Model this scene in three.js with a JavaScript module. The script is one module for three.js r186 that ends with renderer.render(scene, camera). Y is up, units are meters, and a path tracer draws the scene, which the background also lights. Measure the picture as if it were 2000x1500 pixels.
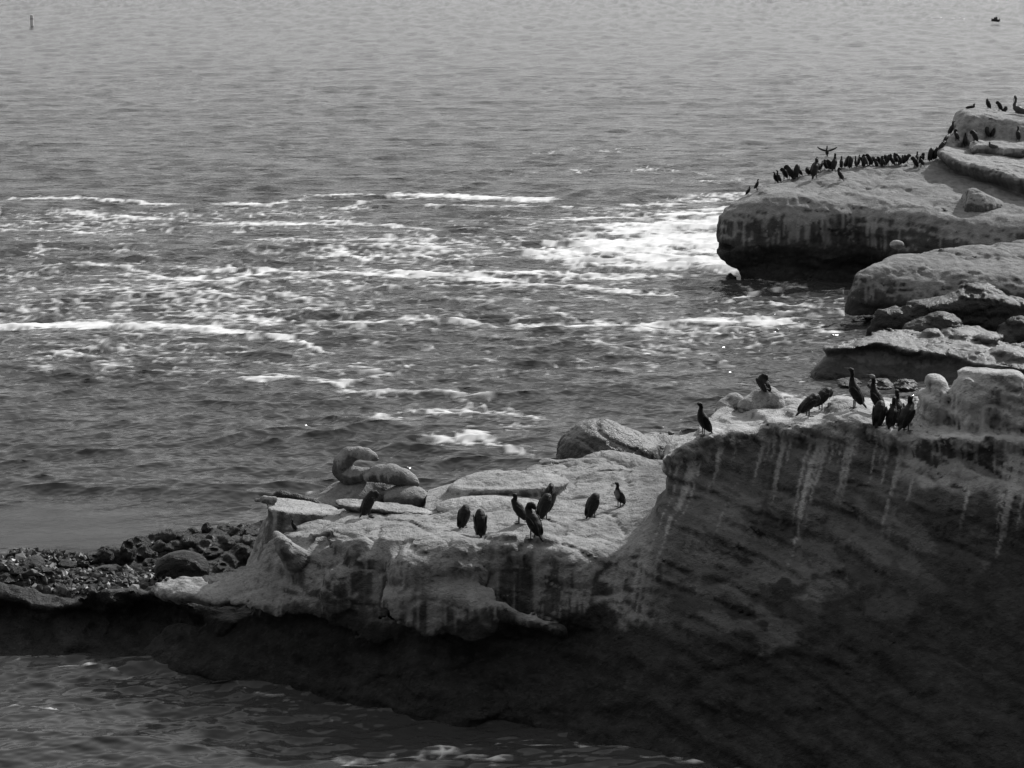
import * as THREE from 'three';
import { mergeGeometries, mergeVertices } from 'three/addons/utils/BufferGeometryUtils.js';

// ---------------------------------------------------------------- camera, sky, sun, exposure
const W0 = 2000, H0 = 1500, FOC = 4000, EYE = 12.5, PITCH = 11.58 * Math.PI / 180;
const scene = new THREE.Scene();
const camera = new THREE.PerspectiveCamera(2 * Math.atan(750 / FOC) * 180 / Math.PI, 4 / 3, 0.1, 60000);
camera.position.set(0, EYE, 0);
camera.rotation.set(-PITCH, 0, 0);
const renderer = new THREE.WebGLRenderer({ antialias: true });
renderer.setSize(1024, 768);
renderer.toneMapping = THREE.LinearToneMapping;
renderer.toneMappingExposure = 1.0;
renderer.shadowMap.enabled = true;

const SUN_AZ = 43, SUN_EL = 38;                       // degrees right of the view, above the horizon
const rad = (d) => d * Math.PI / 180;
const sunDir = new THREE.Vector3(Math.sin(rad(SUN_AZ)) * Math.cos(rad(SUN_EL)), Math.sin(rad(SUN_EL)), -Math.cos(rad(SUN_AZ)) * Math.cos(rad(SUN_EL)));
const sun = new THREE.DirectionalLight(0xffffff, 4.3);
sun.position.copy(sunDir).multiplyScalar(160).add(new THREE.Vector3(0, 0, -55));
sun.target.position.set(0, 0, -55);
sun.castShadow = true; sun.shadow.radius = 2.5;
Object.assign(sun.shadow.camera, { left: -70, right: 70, top: 70, bottom: -70, near: 1, far: 400 });
sun.shadow.mapSize.set(4096, 4096);
scene.add(sun, sun.target);

{ // a clear grey sky: bright haze low down and round the sun, deeper overhead and away from it
  const w = 512, h = 256, d = new Float32Array(w * h * 4);
  for (let j = 0; j < h; j++) for (let i = 0; i < w; i++) {
    const el = ((j + 0.5) / h - 0.5) * Math.PI, az = ((i + 0.5) / w - 0.5) * 2 * Math.PI;   // three: u = atan2(z, x)
    const x = Math.cos(el) * Math.cos(az), y = Math.sin(el), z = Math.cos(el) * Math.sin(az);
    const c = Math.max(-1, Math.min(1, x * sunDir.x + y * sunDir.y + z * sunDir.z)), g = Math.acos(c) * 57.3;
    const e = Math.max(el, 0) * 57.3;
    let B = 0.54 + 0.26 * Math.exp(-e / 20) + 0.5 * Math.exp(-g / 30) + 0.8 * Math.exp(-g / 9);
    B *= 0.40 + 0.62 * (0.5 + 0.5 * c);
    const k = (j * w + i) * 4; d[k] = d[k + 1] = d[k + 2] = B; d[k + 3] = 1;
  }
  const t = new THREE.DataTexture(d, w, h, THREE.RGBAFormat, THREE.FloatType);
  t.mapping = THREE.EquirectangularReflectionMapping; t.magFilter = t.minFilter = THREE.LinearFilter; t.needsUpdate = true;
  scene.background = t; scene.environment = t;
}

// ---------------------------------------------------------------- helpers
const cp = Math.cos(PITCH), sp = Math.sin(PITCH);
function rayDir(px, py) {                              // direction through a pixel of the 2000 x 1500 photograph
  const a = (px - 1000) / FOC, b = (750 - py) / FOC;
  return [a, b * cp - sp, -b * sp - cp];
}
function P(px, py, y) { const r = rayDir(px, py), t = (y - EYE) / r[1]; return [r[0] * t, y, r[2] * t]; }       // at a height
function D(px, py, dist) { const r = rayDir(px, py), t = dist / -r[2]; return [r[0] * t, EYE + r[1] * t, -dist]; } // at a ground distance
const L = (px, py, dist) => [px, py, D(px, py, dist)[1]];                             // a pixel with the height it has at that distance
const clamp = (x, a = 0, b = 1) => Math.max(a, Math.min(b, x));
const sstep = (a, b, x) => { const t = clamp((x - a) / (b - a)); return t * t * (3 - 2 * t); };
const bell = (x, c, w) => Math.exp(-(((x - c) / w) ** 2));
const mix = (a, b, t) => a + (b - a) * t;
function rng(seed) { let s = seed >>> 0; return () => { s = (s + 0x6d2b79f5) >>> 0; let t = Math.imul(s ^ (s >>> 15), 1 | s); t = (t + Math.imul(t ^ (t >>> 7), 61 | t)) ^ t; return ((t ^ (t >>> 14)) >>> 0) / 4294967296; }; }
const perm = new Uint8Array(512);
{ const r = rng(77), a = Array.from({ length: 256 }, (_, i) => i); for (let i = 255; i > 0; i--) { const j = Math.floor(r() * (i + 1)); [a[i], a[j]] = [a[j], a[i]]; } for (let i = 0; i < 512; i++) perm[i] = a[i & 255]; }
function gr(h, x, y, z) { h &= 15; const u = h < 8 ? x : y, v = h < 4 ? y : h === 12 || h === 14 ? x : z; return ((h & 1) ? -u : u) + ((h & 2) ? -v : v); }
function noise(x, y, z) {                               // gradient noise, about -1 to 1
  const X0 = Math.floor(x), Y0 = Math.floor(y), Z0 = Math.floor(z); x -= X0; y -= Y0; z -= Z0;
  const X = X0 & 255, Y = Y0 & 255, Z = Z0 & 255;
  const u = x * x * x * (x * (x * 6 - 15) + 10), v = y * y * y * (y * (y * 6 - 15) + 10), w = z * z * z * (z * (z * 6 - 15) + 10);
  const A = perm[X] + Y, AA = perm[A] + Z, AB = perm[A + 1] + Z, B = perm[X + 1] + Y, BA = perm[B] + Z, BB = perm[B + 1] + Z;
  const l = (a, b, t) => a + (b - a) * t;
  return l(l(l(gr(perm[AA], x, y, z), gr(perm[BA], x - 1, y, z), u), l(gr(perm[AB], x, y - 1, z), gr(perm[BB], x - 1, y - 1, z), u), v),
    l(l(gr(perm[AA + 1], x, y, z - 1), gr(perm[BA + 1], x - 1, y, z - 1), u), l(gr(perm[AB + 1], x, y - 1, z - 1), gr(perm[BB + 1], x - 1, y - 1, z - 1), u), v), w);
}
function fbm(x, y, z, o = 4) { let s = 0, a = 0.5; for (let i = 0; i < o; i++) { s += a * noise(x, y, z); x = x * 2.03 + 7.1; y = y * 2.03 + 3.7; z = z * 2.03 + 1.3; a *= 0.5; } return s; }
const smin = (a, b, k) => { if (k <= 0) return Math.min(a, b); const h = Math.max(k - Math.abs(a - b), 0) / k; return Math.min(a, b) - h * h * k * 0.25; };
const smax = (a, b, k) => -smin(-a, -b, k);

// objects: names, labels
const used = new Map();
function numbered(n) { const k = used.get(n) || 0; used.set(n, k + 1); return k ? `${n}_${String(k).padStart(3, '0')}` : n; }
function tag(o, label, category, group, kind) { if (label) o.userData.label = label; if (category) o.userData.category = category; if (group) o.userData.group = group; if (kind) o.userData.kind = kind; return o; }
function thing(name, at, label, category, group) { const g = new THREE.Group(); g.name = numbered(name); g.position.set(...at); tag(g, label, category, group); scene.add(g); return g; }
function part(name, geo, mat, parent) { const m = new THREE.Mesh(geo, mat); m.name = parent === scene ? numbered(name) : name; m.castShadow = m.receiveShadow = true; parent.add(m); return m; }
const shadowed = (o) => o.traverse((c) => { if (c.isMesh) c.castShadow = c.receiveShadow = true; });

// ---------------------------------------------------------------- implicit rock: mesas (plan outline + top + wall profile), blobs, tubes -> surface nets
function spline(pts, n = 5) {                           // closed Catmull-Rom through [x, y, z]
  const out = [], N = pts.length;
  for (let i = 0; i < N; i++) {
    const [a, b, c, d] = [pts[(i + N - 1) % N], pts[i], pts[(i + 1) % N], pts[(i + 2) % N]];
    for (let k = 0; k < n; k++) { const t = k / n, t2 = t * t, t3 = t2 * t; out.push([0, 1, 2].map((q) => 0.5 * (2 * b[q] + (c[q] - a[q]) * t + (2 * a[q] - 5 * b[q] + 4 * c[q] - d[q]) * t2 + (3 * b[q] - a[q] - 3 * c[q] + d[q]) * t3))); }
  }
  return out;
}
function thinPlate(ctl, lam = 0.02) {                    // smooth heights through scattered points
  const n = ctl.length, N = n + 3, A = Array.from({ length: N }, () => new Float64Array(N + 1)), ox = ctl[0][0], oz = ctl[0][2], U = (q) => q < 1e-9 ? 0 : 0.5 * q * Math.log(q);
  for (let i = 0; i < n; i++) {
    for (let j = 0; j < n; j++) A[i][j] = U((ctl[i][0] - ctl[j][0]) ** 2 + (ctl[i][2] - ctl[j][2]) ** 2); A[i][i] += lam;
    const row = [1, ctl[i][0] - ox, ctl[i][2] - oz]; for (let k = 0; k < 3; k++) A[i][n + k] = A[n + k][i] = row[k]; A[i][N] = ctl[i][1];
  }
  for (let c = 0; c < N; c++) { let p = c; for (let r = c + 1; r < N; r++) if (Math.abs(A[r][c]) > Math.abs(A[p][c])) p = r; [A[c], A[p]] = [A[p], A[c]]; for (let r = 0; r < N; r++) if (r !== c) { const f = A[r][c] / A[c][c]; if (f) for (let k = c; k <= N; k++) A[r][k] -= f * A[c][k]; } }
  const w = A.map((r, i) => r[N] / r[i]), lo = Math.min(...ctl.map((q) => q[1])), hi = Math.max(...ctl.map((q) => q[1]));
  return (x, z) => { let s = w[n] + w[n + 1] * (x - ox) + w[n + 2] * (z - oz); for (let i = 0; i < n; i++) s += w[i] * U((ctl[i][0] - x) ** 2 + (ctl[i][2] - z) ** 2); return clamp(s, lo - 0.3, hi + 0.25); };
}
class Field {
  constructor() { this.mesas = []; this.blobs = []; this.cuts = []; this.detail = null; }
  mesa(lip, { r = 0.12, k = 0.15, prof = () => 0, inner = [], bump = null, cliff = false } = {}) {   // lip: [px, py, height]; inner: the same, inside
    const pts = spline(lip.map((q) => P(...q))), ctl = [...lip, ...inner].map((q) => P(...q));
    const xs = pts.map((p) => p[0]), zs = pts.map((p) => p[2]);
    this.mesas.push({ pts, top: thinPlate(ctl), r, k, prof, bump, cliff, lo: [Math.min(...xs), Math.min(...zs)], hi: [Math.max(...xs), Math.max(...zs)] }); return this;
  }
  blob(c, s, { k = 0.12, turn = 0, tilt = 0, pitch = 0 } = {}) { const m = new THREE.Matrix4().makeRotationFromEuler(new THREE.Euler(pitch, turn, tilt, 'YXZ')).transpose().elements; this.blobs.push({ c, s, k, m, R: Math.max(...s) }); return this; }
  tube(list, k = 0.08, ks = 0.06) { this.blobs.push({ tube: list, k, ks, lo: [0, 1, 2].map((a) => Math.min(...list.map((q) => q[a] - q[3]))), hi: [0, 1, 2].map((a) => Math.max(...list.map((q) => q[a] + q[3]))) }); return this; }
  cut(c, s, k = 0.1, turn = 0, tilt = 0) { const m = new THREE.Matrix4().makeRotationFromEuler(new THREE.Euler(0, turn, tilt, 'YXZ')).transpose().elements; this.cuts.push({ c, s, k, m }); return this; }
  column(x, z) {                                        // all that does not depend on height
    const out = [];
    for (const q of this.mesas) {
      let d = 1e9, ins = false; const p = q.pts, n = p.length;
      for (let i = 0, j = n - 1; i < n; j = i++) {
        const ax = p[i][0], az = p[i][2], bx = p[j][0], bz = p[j][2], ex = bx - ax, ez = bz - az, wx = x - ax, wz = z - az;
        const t = clamp((wx * ex + wz * ez) / (ex * ex + ez * ez + 1e-9)), dx = wx - ex * t, dz = wz - ez * t; d = Math.min(d, dx * dx + dz * dz);
        if ((az > z) !== (bz > z) && x < (bx - ax) * (z - az) / (bz - az) + ax) ins = !ins;
      }
      const d2 = Math.sqrt(d) * (ins ? -1 : 1); let h = q.top(x, z); if (q.bump) h += q.bump(x, z, d2);
      out.push(d2, h);
    }
    return out;
  }
  raw(col, x, y, z) {
    let f = 1e3;
    for (let i = 0; i < this.mesas.length; i++) {
      const q = this.mesas[i], d2 = col[2 * i], h = col[2 * i + 1];
      if (d2 > 7 && f < 5) continue;
      const g = smax(d2 + q.prof(h - y, x, z), y - h, q.r);
      f = f > 900 ? g : smin(f, g, q.k);
    }
    for (const b of this.blobs) {
      let g;
      if (b.tube) {
        let o = 0; for (let a = 0; a < 3; a++) { const v = a === 0 ? x : a === 1 ? y : z; o = Math.max(o, b.lo[a] - v, v - b.hi[a]); }
        if (o > 0.5) { f = Math.min(f, o); continue; }
        g = 1e3;
        for (let i = 0; i + 1 < b.tube.length; i++) { const p = b.tube[i], q = b.tube[i + 1], ex = q[0] - p[0], ey = q[1] - p[1], ez = q[2] - p[2], t = clamp(((x - p[0]) * ex + (y - p[1]) * ey + (z - p[2]) * ez) / (ex * ex + ey * ey + ez * ez + 1e-9)); const e = Math.hypot(x - p[0] - ex * t, y - p[1] - ey * t, z - p[2] - ez * t) - mix(p[3], q[3], t); g = i ? smin(g, e, b.ks) : e; }
      } else g = ell(b, x, y, z);
      f = f > 900 ? g : smin(f, g, b.k);
    }
    for (const c of this.cuts) f = smax(f, -ell(c, x, y, z), c.k);
    return f;
  }
  at(x, y, z, col) { col = col || this.column(x, z); let f = this.raw(col, x, y, z); if (this.detail && Math.abs(f) < 0.5) f += this.detail(x, y, z, col); return f; }
  trace(px, py, from = 20, to = 130) {                  // where the sight line through a pixel meets the rock
    const r = rayDir(px, py); let t = from;
    for (let i = 0; i < 400 && t < to; i++) { const d = this.at(r[0] * t, EYE + r[1] * t, r[2] * t); if (d < 0.004) return [r[0] * t, EYE + r[1] * t, r[2] * t]; t += Math.max(0.004, d * 0.5); }
    return null;
  }
  drop(x, z, top = 8) { const c = this.column(x, z); let y = top; for (let i = 0; i < 500 && y > -1; i++) { const d = this.at(x, y, z, c); if (d < 0.003) return y; y -= Math.max(0.003, d * 0.5); } return null; }
  mesh(lo, hi, cell) { return nets(lo, hi, cell, (x, z) => this.column(x, z), (col, x, y, z) => { let f = this.raw(col, x, y, z); if (this.detail && Math.abs(f) < 0.45) f += this.detail(x, y, z, col); return f; }); }
}
function ell(b, x, y, z) {
  const dx = x - b.c[0], dy = y - b.c[1], dz = z - b.c[2], m = b.m, s = b.s;
  const X = (m[0] * dx + m[4] * dy + m[8] * dz) / s[0], Y = (m[1] * dx + m[5] * dy + m[9] * dz) / s[1], Z = (m[2] * dx + m[6] * dy + m[10] * dz) / s[2];
  const k0 = Math.sqrt(X * X + Y * Y + Z * Z), k1 = Math.sqrt((X / s[0]) ** 2 + (Y / s[1]) ** 2 + (Z / s[2]) ** 2);
  return k0 < 1e-6 ? -Math.min(...s) : k0 * (k0 - 1) / k1;
}
function nets(lo, hi, cell, colf, f) {
  const nx = Math.ceil((hi[0] - lo[0]) / cell) + 1, ny = Math.ceil((hi[1] - lo[1]) / cell) + 1, nz = Math.ceil((hi[2] - lo[2]) / cell) + 1;
  const g = new Float32Array(nx * ny * nz), id = (i, j, k) => (k * ny + j) * nx + i;
  for (let k = 0; k < nz; k++) for (let i = 0; i < nx; i++) {
    const x = lo[0] + i * cell, z = lo[2] + k * cell, col = colf ? colf(x, z) : null, edge = i === 0 || k === 0 || i === nx - 1 || k === nz - 1;
    for (let j = 0; j < ny; j++) {
      const y = lo[1] + j * cell; let v = f(col, x, y, z);
      if (edge || j === 0 || j === ny - 1) v = Math.max(v, cell * 0.4);
      g[id(i, j, k)] = v;
      if (v > cell * 6) { let skip = Math.min(Math.floor((v / cell - 3) * 0.5), ny - 2 - j); while (skip-- > 0) g[id(i, ++j, k)] = v; }    // far from the surface: stride
    }
  }
  const pos = [], idx = [], vid = new Int32Array(nx * ny * nz).fill(-1);
  for (let k = 0; k < nz - 1; k++) for (let j = 0; j < ny - 1; j++) for (let i = 0; i < nx - 1; i++) {
    let mask = 0; const v = [g[id(i, j, k)], g[id(i + 1, j, k)], g[id(i, j + 1, k)], g[id(i + 1, j + 1, k)], g[id(i, j, k + 1)], g[id(i + 1, j, k + 1)], g[id(i, j + 1, k + 1)], g[id(i + 1, j + 1, k + 1)]];
    for (let c = 0; c < 8; c++) if (v[c] < 0) mask |= 1 << c;
    if (mask === 0 || mask === 255) continue;
    let sx = 0, sy = 0, sz = 0, n = 0;
    for (let a = 0; a < 8; a++) for (const bit of [1, 2, 4]) { const b = a | bit; if (b === a || ((mask >> a) & 1) === ((mask >> b) & 1)) continue; const t = v[a] / (v[a] - v[b]); sx += (a & 1) + (bit === 1 ? t : 0); sy += ((a >> 1) & 1) + (bit === 2 ? t : 0); sz += ((a >> 2) & 1) + (bit === 4 ? t : 0); n++; }
    vid[id(i, j, k)] = pos.length / 3; pos.push(lo[0] + (i + sx / n) * cell, lo[1] + (j + sy / n) * cell, lo[2] + (k + sz / n) * cell);
  }
  const quad = (a, b, c, d, flip) => { if (a < 0 || b < 0 || c < 0 || d < 0) return; flip ? idx.push(a, c, b, a, d, c) : idx.push(a, b, c, a, c, d); };
  for (let k = 1; k < nz - 1; k++) for (let j = 1; j < ny - 1; j++) for (let i = 1; i < nx - 1; i++) {
    const s = g[id(i, j, k)] < 0;
    if (s !== g[id(i + 1, j, k)] < 0) quad(vid[id(i, j - 1, k - 1)], vid[id(i, j, k - 1)], vid[id(i, j, k)], vid[id(i, j - 1, k)], !s);
    if (s !== g[id(i, j + 1, k)] < 0) quad(vid[id(i - 1, j, k - 1)], vid[id(i - 1, j, k)], vid[id(i, j, k)], vid[id(i, j, k - 1)], !s);
    if (s !== g[id(i, j, k + 1)] < 0) quad(vid[id(i - 1, j - 1, k)], vid[id(i, j - 1, k)], vid[id(i, j, k)], vid[id(i - 1, j, k)], !s);
  }
  const geo = new THREE.BufferGeometry(); geo.setAttribute('position', new THREE.Float32BufferAttribute(pos, 3)); geo.setIndex(idx); geo.computeVertexNormals(); return geo;
}
function paint(geo, f, scale = 2.5) {                   // vertex colours from a grey albedo, and cloth-like uv in units of the grain tile
  const p = geo.attributes.position, n = geo.attributes.normal, c = new Float32Array(p.count * 3), u = new Float32Array(p.count * 2);
  for (let i = 0; i < p.count; i++) {
    const x = p.getX(i), y = p.getY(i), z = p.getZ(i), v = f(x, y, z, n.getX(i), n.getY(i), n.getZ(i));
    c[3 * i] = c[3 * i + 1] = c[3 * i + 2] = v; u[2 * i] = (x + 0.3 * z) / scale; u[2 * i + 1] = (y - 0.8 * z) / scale;
  }
  geo.setAttribute('color', new THREE.BufferAttribute(c, 3)); geo.setAttribute('uv', new THREE.BufferAttribute(u, 2)); return geo;
}

// tileable grain for rock: colour (about 1) and relief
function tileNoise(n, per, seed, oct = 5, gain = 0.55) {  // value in about -1..1, periodic
  const out = new Float32Array(n * n); let a = 1, tot = 0;
  for (let o = 0; o < oct; o++) {
    const m = per << o, r = rng(seed + o), lat = Float32Array.from({ length: m * m }, () => r() * 2 - 1);
    for (let j = 0; j < n; j++) for (let i = 0; i < n; i++) {
      const x = i * m / n, y = j * m / n, xi = Math.floor(x), yi = Math.floor(y), fx = x - xi, fy = y - yi, u = fx * fx * (3 - 2 * fx), w = fy * fy * (3 - 2 * fy);
      const x1 = (xi + 1) % m, y1 = (yi + 1) % m; out[j * n + i] += a * mix(mix(lat[yi * m + xi], lat[yi * m + x1], u), mix(lat[y1 * m + xi], lat[y1 * m + x1], u), w);
    }
    tot += a * 0.6; a *= gain;
  }
  for (let i = 0; i < n * n; i++) out[i] /= tot; return out;
}
function dataTex(n, f, srgb) {
  const d = new Uint8Array(n * n * 4); for (let i = 0; i < n * n; i++) { const v = Math.round(255 * clamp(f(i))); d[4 * i] = d[4 * i + 1] = d[4 * i + 2] = v; d[4 * i + 3] = 255; }
  const t = new THREE.DataTexture(d, n, n); t.wrapS = t.wrapT = THREE.RepeatWrapping; t.magFilter = THREE.LinearFilter; t.minFilter = THREE.LinearMipmapLinearFilter; t.generateMipmaps = true; if (srgb) t.colorSpace = THREE.SRGBColorSpace; t.needsUpdate = true; return t;
}
const GN = 1024, grainA = tileNoise(GN, 8, 11, 7, 0.72), grainB = tileNoise(GN, 32, 51, 5, 0.8);
const rockMap = dataTex(GN, (i) => 0.82 + 0.16 * grainA[i] + 0.08 * grainB[i] - (grainB[i] > 0.8 ? 0.25 : 0));
const rockBump = dataTex(GN, (i) => 0.55 + 0.25 * grainA[i] + 0.12 * grainB[i] - (grainB[i] > 0.72 ? 0.35 : 0));
const rockMat = new THREE.MeshPhysicalMaterial({ vertexColors: true, map: rockMap, bumpMap: rockBump, bumpScale: 0.09, roughness: 0.95, specularIntensity: 0.35 });
const wetMat = new THREE.MeshPhysicalMaterial({ vertexColors: true, map: rockMap, bumpMap: rockBump, bumpScale: 0.08, roughness: 0.42, specularIntensity: 0.7 });
let ripple;
// ---------------------------------------------------------------- the sea: one sheet to the horizon, real waves, foam on it
const waves = [];
{
  const r = rng(5);
  for (let i = 0; i < 78; i++) {
    const L = 0.27 * Math.pow(11 / 0.27, Math.pow(i / 77, 1.5)), a = (r() + r() + r() - 1.5) * 0.8 + 0.16, k = 2 * Math.PI / L;   // travelling towards the shore
    waves.push({ L, kx: Math.sin(a) * k, kz: Math.cos(a) * k, A: 0.0113 * Math.pow(L, 0.95) * (L > 1.1 ? Math.pow(1.1 / L, 0.85) : 1) * (0.7 + 0.6 * r()), ph: r() * 6.283 });
  }
}
const lagoon = (x, z) => {                              // sheltered, nearly flat water behind the low reef
  const px = pxOf(x, z), q = ((px[0] - 120) / 430) ** 2 + ((px[1] - 1035) / 40) ** 2;
  return 1 - 0.88 * sstep(1.25, 0.6, q + 0.25 * noise(x * 0.8, 3, z * 0.8));
};
function pxOf(x, z) { const up = -EYE * cp - z * sp, fw = -z * cp + EYE * sp; return [1000 + FOC * x / fw, 750 - FOC * up / fw]; }
function seaAt(x, z, space) {                           // displaced point over (x, z)
  let X = x, Y = 0, Z = z;
  const calm = z > -60 && z < -30 ? lagoon(x, z) : 1, near = 1 - 0.1 * sstep(-40, -35, z);
  const gust = (0.85 + 0.5 * noise(x * 0.045, 11, z * 0.03)) * calm * near, chop = (0.9 + 0.7 * noise(x * 0.16, 29, z * 0.12)) * calm * near;
  const wx = 1.1 * noise(x * 0.11, 41, z * 0.11), wz = 1.1 * noise(x * 0.11, 53, z * 0.11);
  for (const w of waves) {
    const fade = clamp((w.L - 1.6 * space) / (1.2 * space)); if (fade <= 0) continue;
    const a = w.A * fade * (w.L < 3 ? chop : gust), p = w.kx * (x + wx) + w.kz * (z + wz) + w.ph, s = Math.sin(p), c = Math.cos(p), q = 1.15 * a / (w.L / 6.283) * w.L / 6.283;
    Y += a * s; X += q * c * w.kx * w.L / 6.283; Z += q * c * w.kz * w.L / 6.283;
  }
  if (space > 0.25) Y += (0.15 * noise(x * 1.15, 80.3, z / (2.1 * space)) * sstep(-260, -110, z) + 0.17 * noise(x * 0.42, 83.3, z / (2.4 * space)) + 0.06 * noise(x * 0.10, 87.6, z / (4.5 * space)) + 0.20 * bell(noise(x * 0.33, 91.2, z / (7 * space)), 0, 0.16) * sstep(-0.15, 0.25, noise(x * 0.5, 95.4, z / (5 * space))) * Math.min(1, (170 / z) ** 2)) * space * sstep(0.25, 1.2, space) * clamp(170 / -z, 0.62, 1);   // the chop far out
  return [X, Y, Z];
}
// where foam lies, with some sun sheen painted in as foam (read off the photograph, on the water plane): streaks [half thickness, strength, raggedness, points]
const streaks = [
  [1.0, .62, .6, 1780, 36, 1860, 37, 1938, 39], [4, .42, .9, 0, 1268, 120, 1288, 250, 1318, 480, 1350, 760, 1392], [6, .42, .9, 600, 1400, 900, 1425, 1150, 1450],
  [4, 1, .4, 0, 388, 150, 385, 330, 400], [5, 1, .4, 320, 398, 520, 402, 600, 386, 720, 380], [6, 1.1, .25, 120, 411, 250, 428, 400, 436, 640, 441], [13, .6, .9, 490, 424, 560, 416, 640, 420, 700, 405],
  [4, .9, .5, 640, 436, 760, 442, 870, 452], [7, 1.2, .2, 775, 383, 900, 386, 1060, 391], [4, .8, .5, 840, 401, 1110, 406], [5, .8, .6, 0, 448, 120, 452, 250, 458], [6, .6, .8, 0, 494, 60, 490, 120, 484], [5, .5, .8, 210, 490, 260, 488],
  [4, .9, .4, 500, 468, 760, 470, 850, 478], [6, 1, .4, 620, 500, 665, 494, 710, 508], [9, .75, .8, 700, 505, 790, 500, 920, 512], [5, .9, .4, 150, 513, 250, 525, 330, 540], [8, 1.2, .4, 320, 541, 440, 545, 520, 530, 640, 534, 780, 541],
  [8, .8, .6, 380, 532, 480, 528, 560, 528], [9, 1.1, .35, 790, 533, 900, 543, 1010, 550], [7, .9, .5, 1000, 556, 1150, 565, 1300, 576], [6, 1, .4, 900, 540, 1060, 530, 1200, 545],
  [10, 1.25, .3, -20, 640, 100, 634, 250, 637, 400, 643, 490, 656], [7, .8, .6, 480, 655, 560, 661, 640, 690], [16, .55, .95, 40, 700, 110, 690, 190, 682], [12, .5, .95, 190, 665, 330, 672, 490, 676], [6, .6, .9, 120, 720, 210, 726],
  [8, .95, .5, 620, 630, 720, 629, 830, 620, 920, 631, 1000, 634], [7, 1.2, .25, 790, 622, 1000, 635, 1200, 636, 1350, 629, 1520, 626], [11, .95, .55, 495, 746, 560, 740, 660, 748], [7, .85, .6, 680, 770, 850, 770, 935, 776],
  [17, .75, .8, 750, 812, 850, 802, 940, 800, 985, 835], [12, .9, .6, 860, 858, 930, 856, 1010, 880], [7, .6, .8, 900, 780, 1060, 815],
  [6, 1, .4, 1040, 490, 1110, 467, 1200, 452], [30, 1.45, .2, 1200, 480, 1300, 470, 1445, 470], [16, 1.25, .3, 1200, 478, 1330, 470, 1440, 474], [14, 1.4, .2, 1250, 505, 1445, 512], [10, 1.1, .4, 1060, 505, 1200, 512], [9, 1.2, .35, 1300, 425, 1430, 415],
  [22, 1.1, .5, 1100, 497, 1250, 488, 1440, 485], [20, 1.45, .2, 1230, 450, 1330, 440, 1440, 430], [12, 1.1, .5, 1180, 470, 1300, 462, 1440, 462], [14, 1.2, .4, 1140, 518, 1300, 518, 1450, 525], [9, 1, .5, 1100, 430, 1250, 424, 1420, 408], [8, .8, .7, 1140, 410, 1330, 396, 1420, 385],
  [7, .8, .7, 1330, 386, 1450, 380], [8, .8, .6, 1100, 545, 1300, 540, 1420, 528], [7, .85, .5, 1425, 588, 1500, 566, 1565, 560], [5, .8, .7, 1440, 592, 1560, 598, 1660, 604], [5, .6, .9, 1300, 585, 1420, 590],
  [7, .6, .8, 1500, 768, 1590, 778, 1660, 772, 1790, 790], [8, .6, .8, 1180, 890, 1240, 878], [6, .6, .9, 620, 960, 560, 975, 640, 985],
  [13, .85, .7, 700, 1490, 800, 1470, 890, 1464, 960, 1486], [6, .55, .9, 960, 1457, 1100, 1456, 1230, 1468], [5, .5, .9, 1000, 1440, 1260, 1446], [5, .45, .9, 640, 1450, 760, 1440], [8, .5, .9, 1050, 1490, 1250, 1480, 1420, 1492],
  [7, .5, .95, 0, 1280, 60, 1292, 140, 1302], [5, .45, .95, 0, 1390, 140, 1382], [6, .4, .95, 0, 600, 300, 590], [5, .4, .95, 700, 585, 1100, 590], [6, .45, .95, 1000, 340, 1300, 330, 1440, 350], [5, .4, .95, 1300, 355, 1430, 352], [5, .35, .95, 1050, 300, 1250, 292, 1420, 305],  // last three: sun sheen beside the headland, painted as foam scraps
];
function foamAt(x, z) {
  const [px, py] = pxOf(x, z); if (px < -60 || px > 2060 || py < 30 || py > 1530 || (py < 215 && (px < 1700 || py > 46))) return -1;
  let f = -0.62; const sc = Math.max(0.35, (py - 250) / 400);
  const q1 = 0.43 * x - 0.61 * z, q2 = 0.57 * x + 0.38 * z, wob = 0.75 * noise(x * 0.5, 5 + 0.3 * q1, z * 0.45) + 0.5 * noise(x * 1.3, 7 + 0.6 * q2, z * 1.0), far = clamp(-z / 60, 0.7, 1.6), fine = fbm(x * 1.05 / far, 17.4 + 0.8 * q1, z * 3.0 / far, 5) + 0.30 * noise(x * 4.2, 23.3 + 1.7 * q2, z * 8), lace = 1 - 2.6 * Math.abs(noise(x * 0.7 + wob, 3.3 + 0.5 * q2, z * 1.7)), lace2 = 1 - 2.4 * Math.abs(noise(x * 1.7, 13.6 + 1.1 * q1, z * 4.2));
  for (const s of streaks) {
    const w = s[0];
    for (let i = 3; i + 3 < s.length; i += 2) {
      const ax = s[i], ay = s[i + 1], bx = s[i + 2], by = s[i + 3], ex = bx - ax, t = clamp((px - ax) / (ex || 1)), cx = ax + ex * t, cy = ay + (by - ay) * t;
      const dy = (py - cy) / (w * (1 + 0.5 * wob)), dx = (px - cx) / (w * 5); const d = Math.sqrt(dx * dx + dy * dy); if (d > 3.2) continue;
      const v = s[1] * (0.72 - 0.66 * d) - 0.55 * Math.max(0, noise(x * 0.16, 33.3 + 0.1 * q1, z * 0.5)) + (0.40 + s[2]) * (0.55 * Math.max(lace, lace2) - 0.60) + 0.8 * fine; if (v > f) f = v;
    }
  }
  const mid = sstep(330, 430, py) * sstep(930, 700, py) * (px < 1650 ? 1 : 0.3);
  const whole = -0.62 + 0.40 * mid + 0.38 * noise(x * 0.09, 19.4 + 0.08 * q2, z * 0.13) * mid + 0.42 * lace2 * mid + 0.35 * Math.max(0, lace) * mid + 0.5 * fine - 0.25;   // scattered scraps
  return Math.max(f, whole);
}
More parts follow.
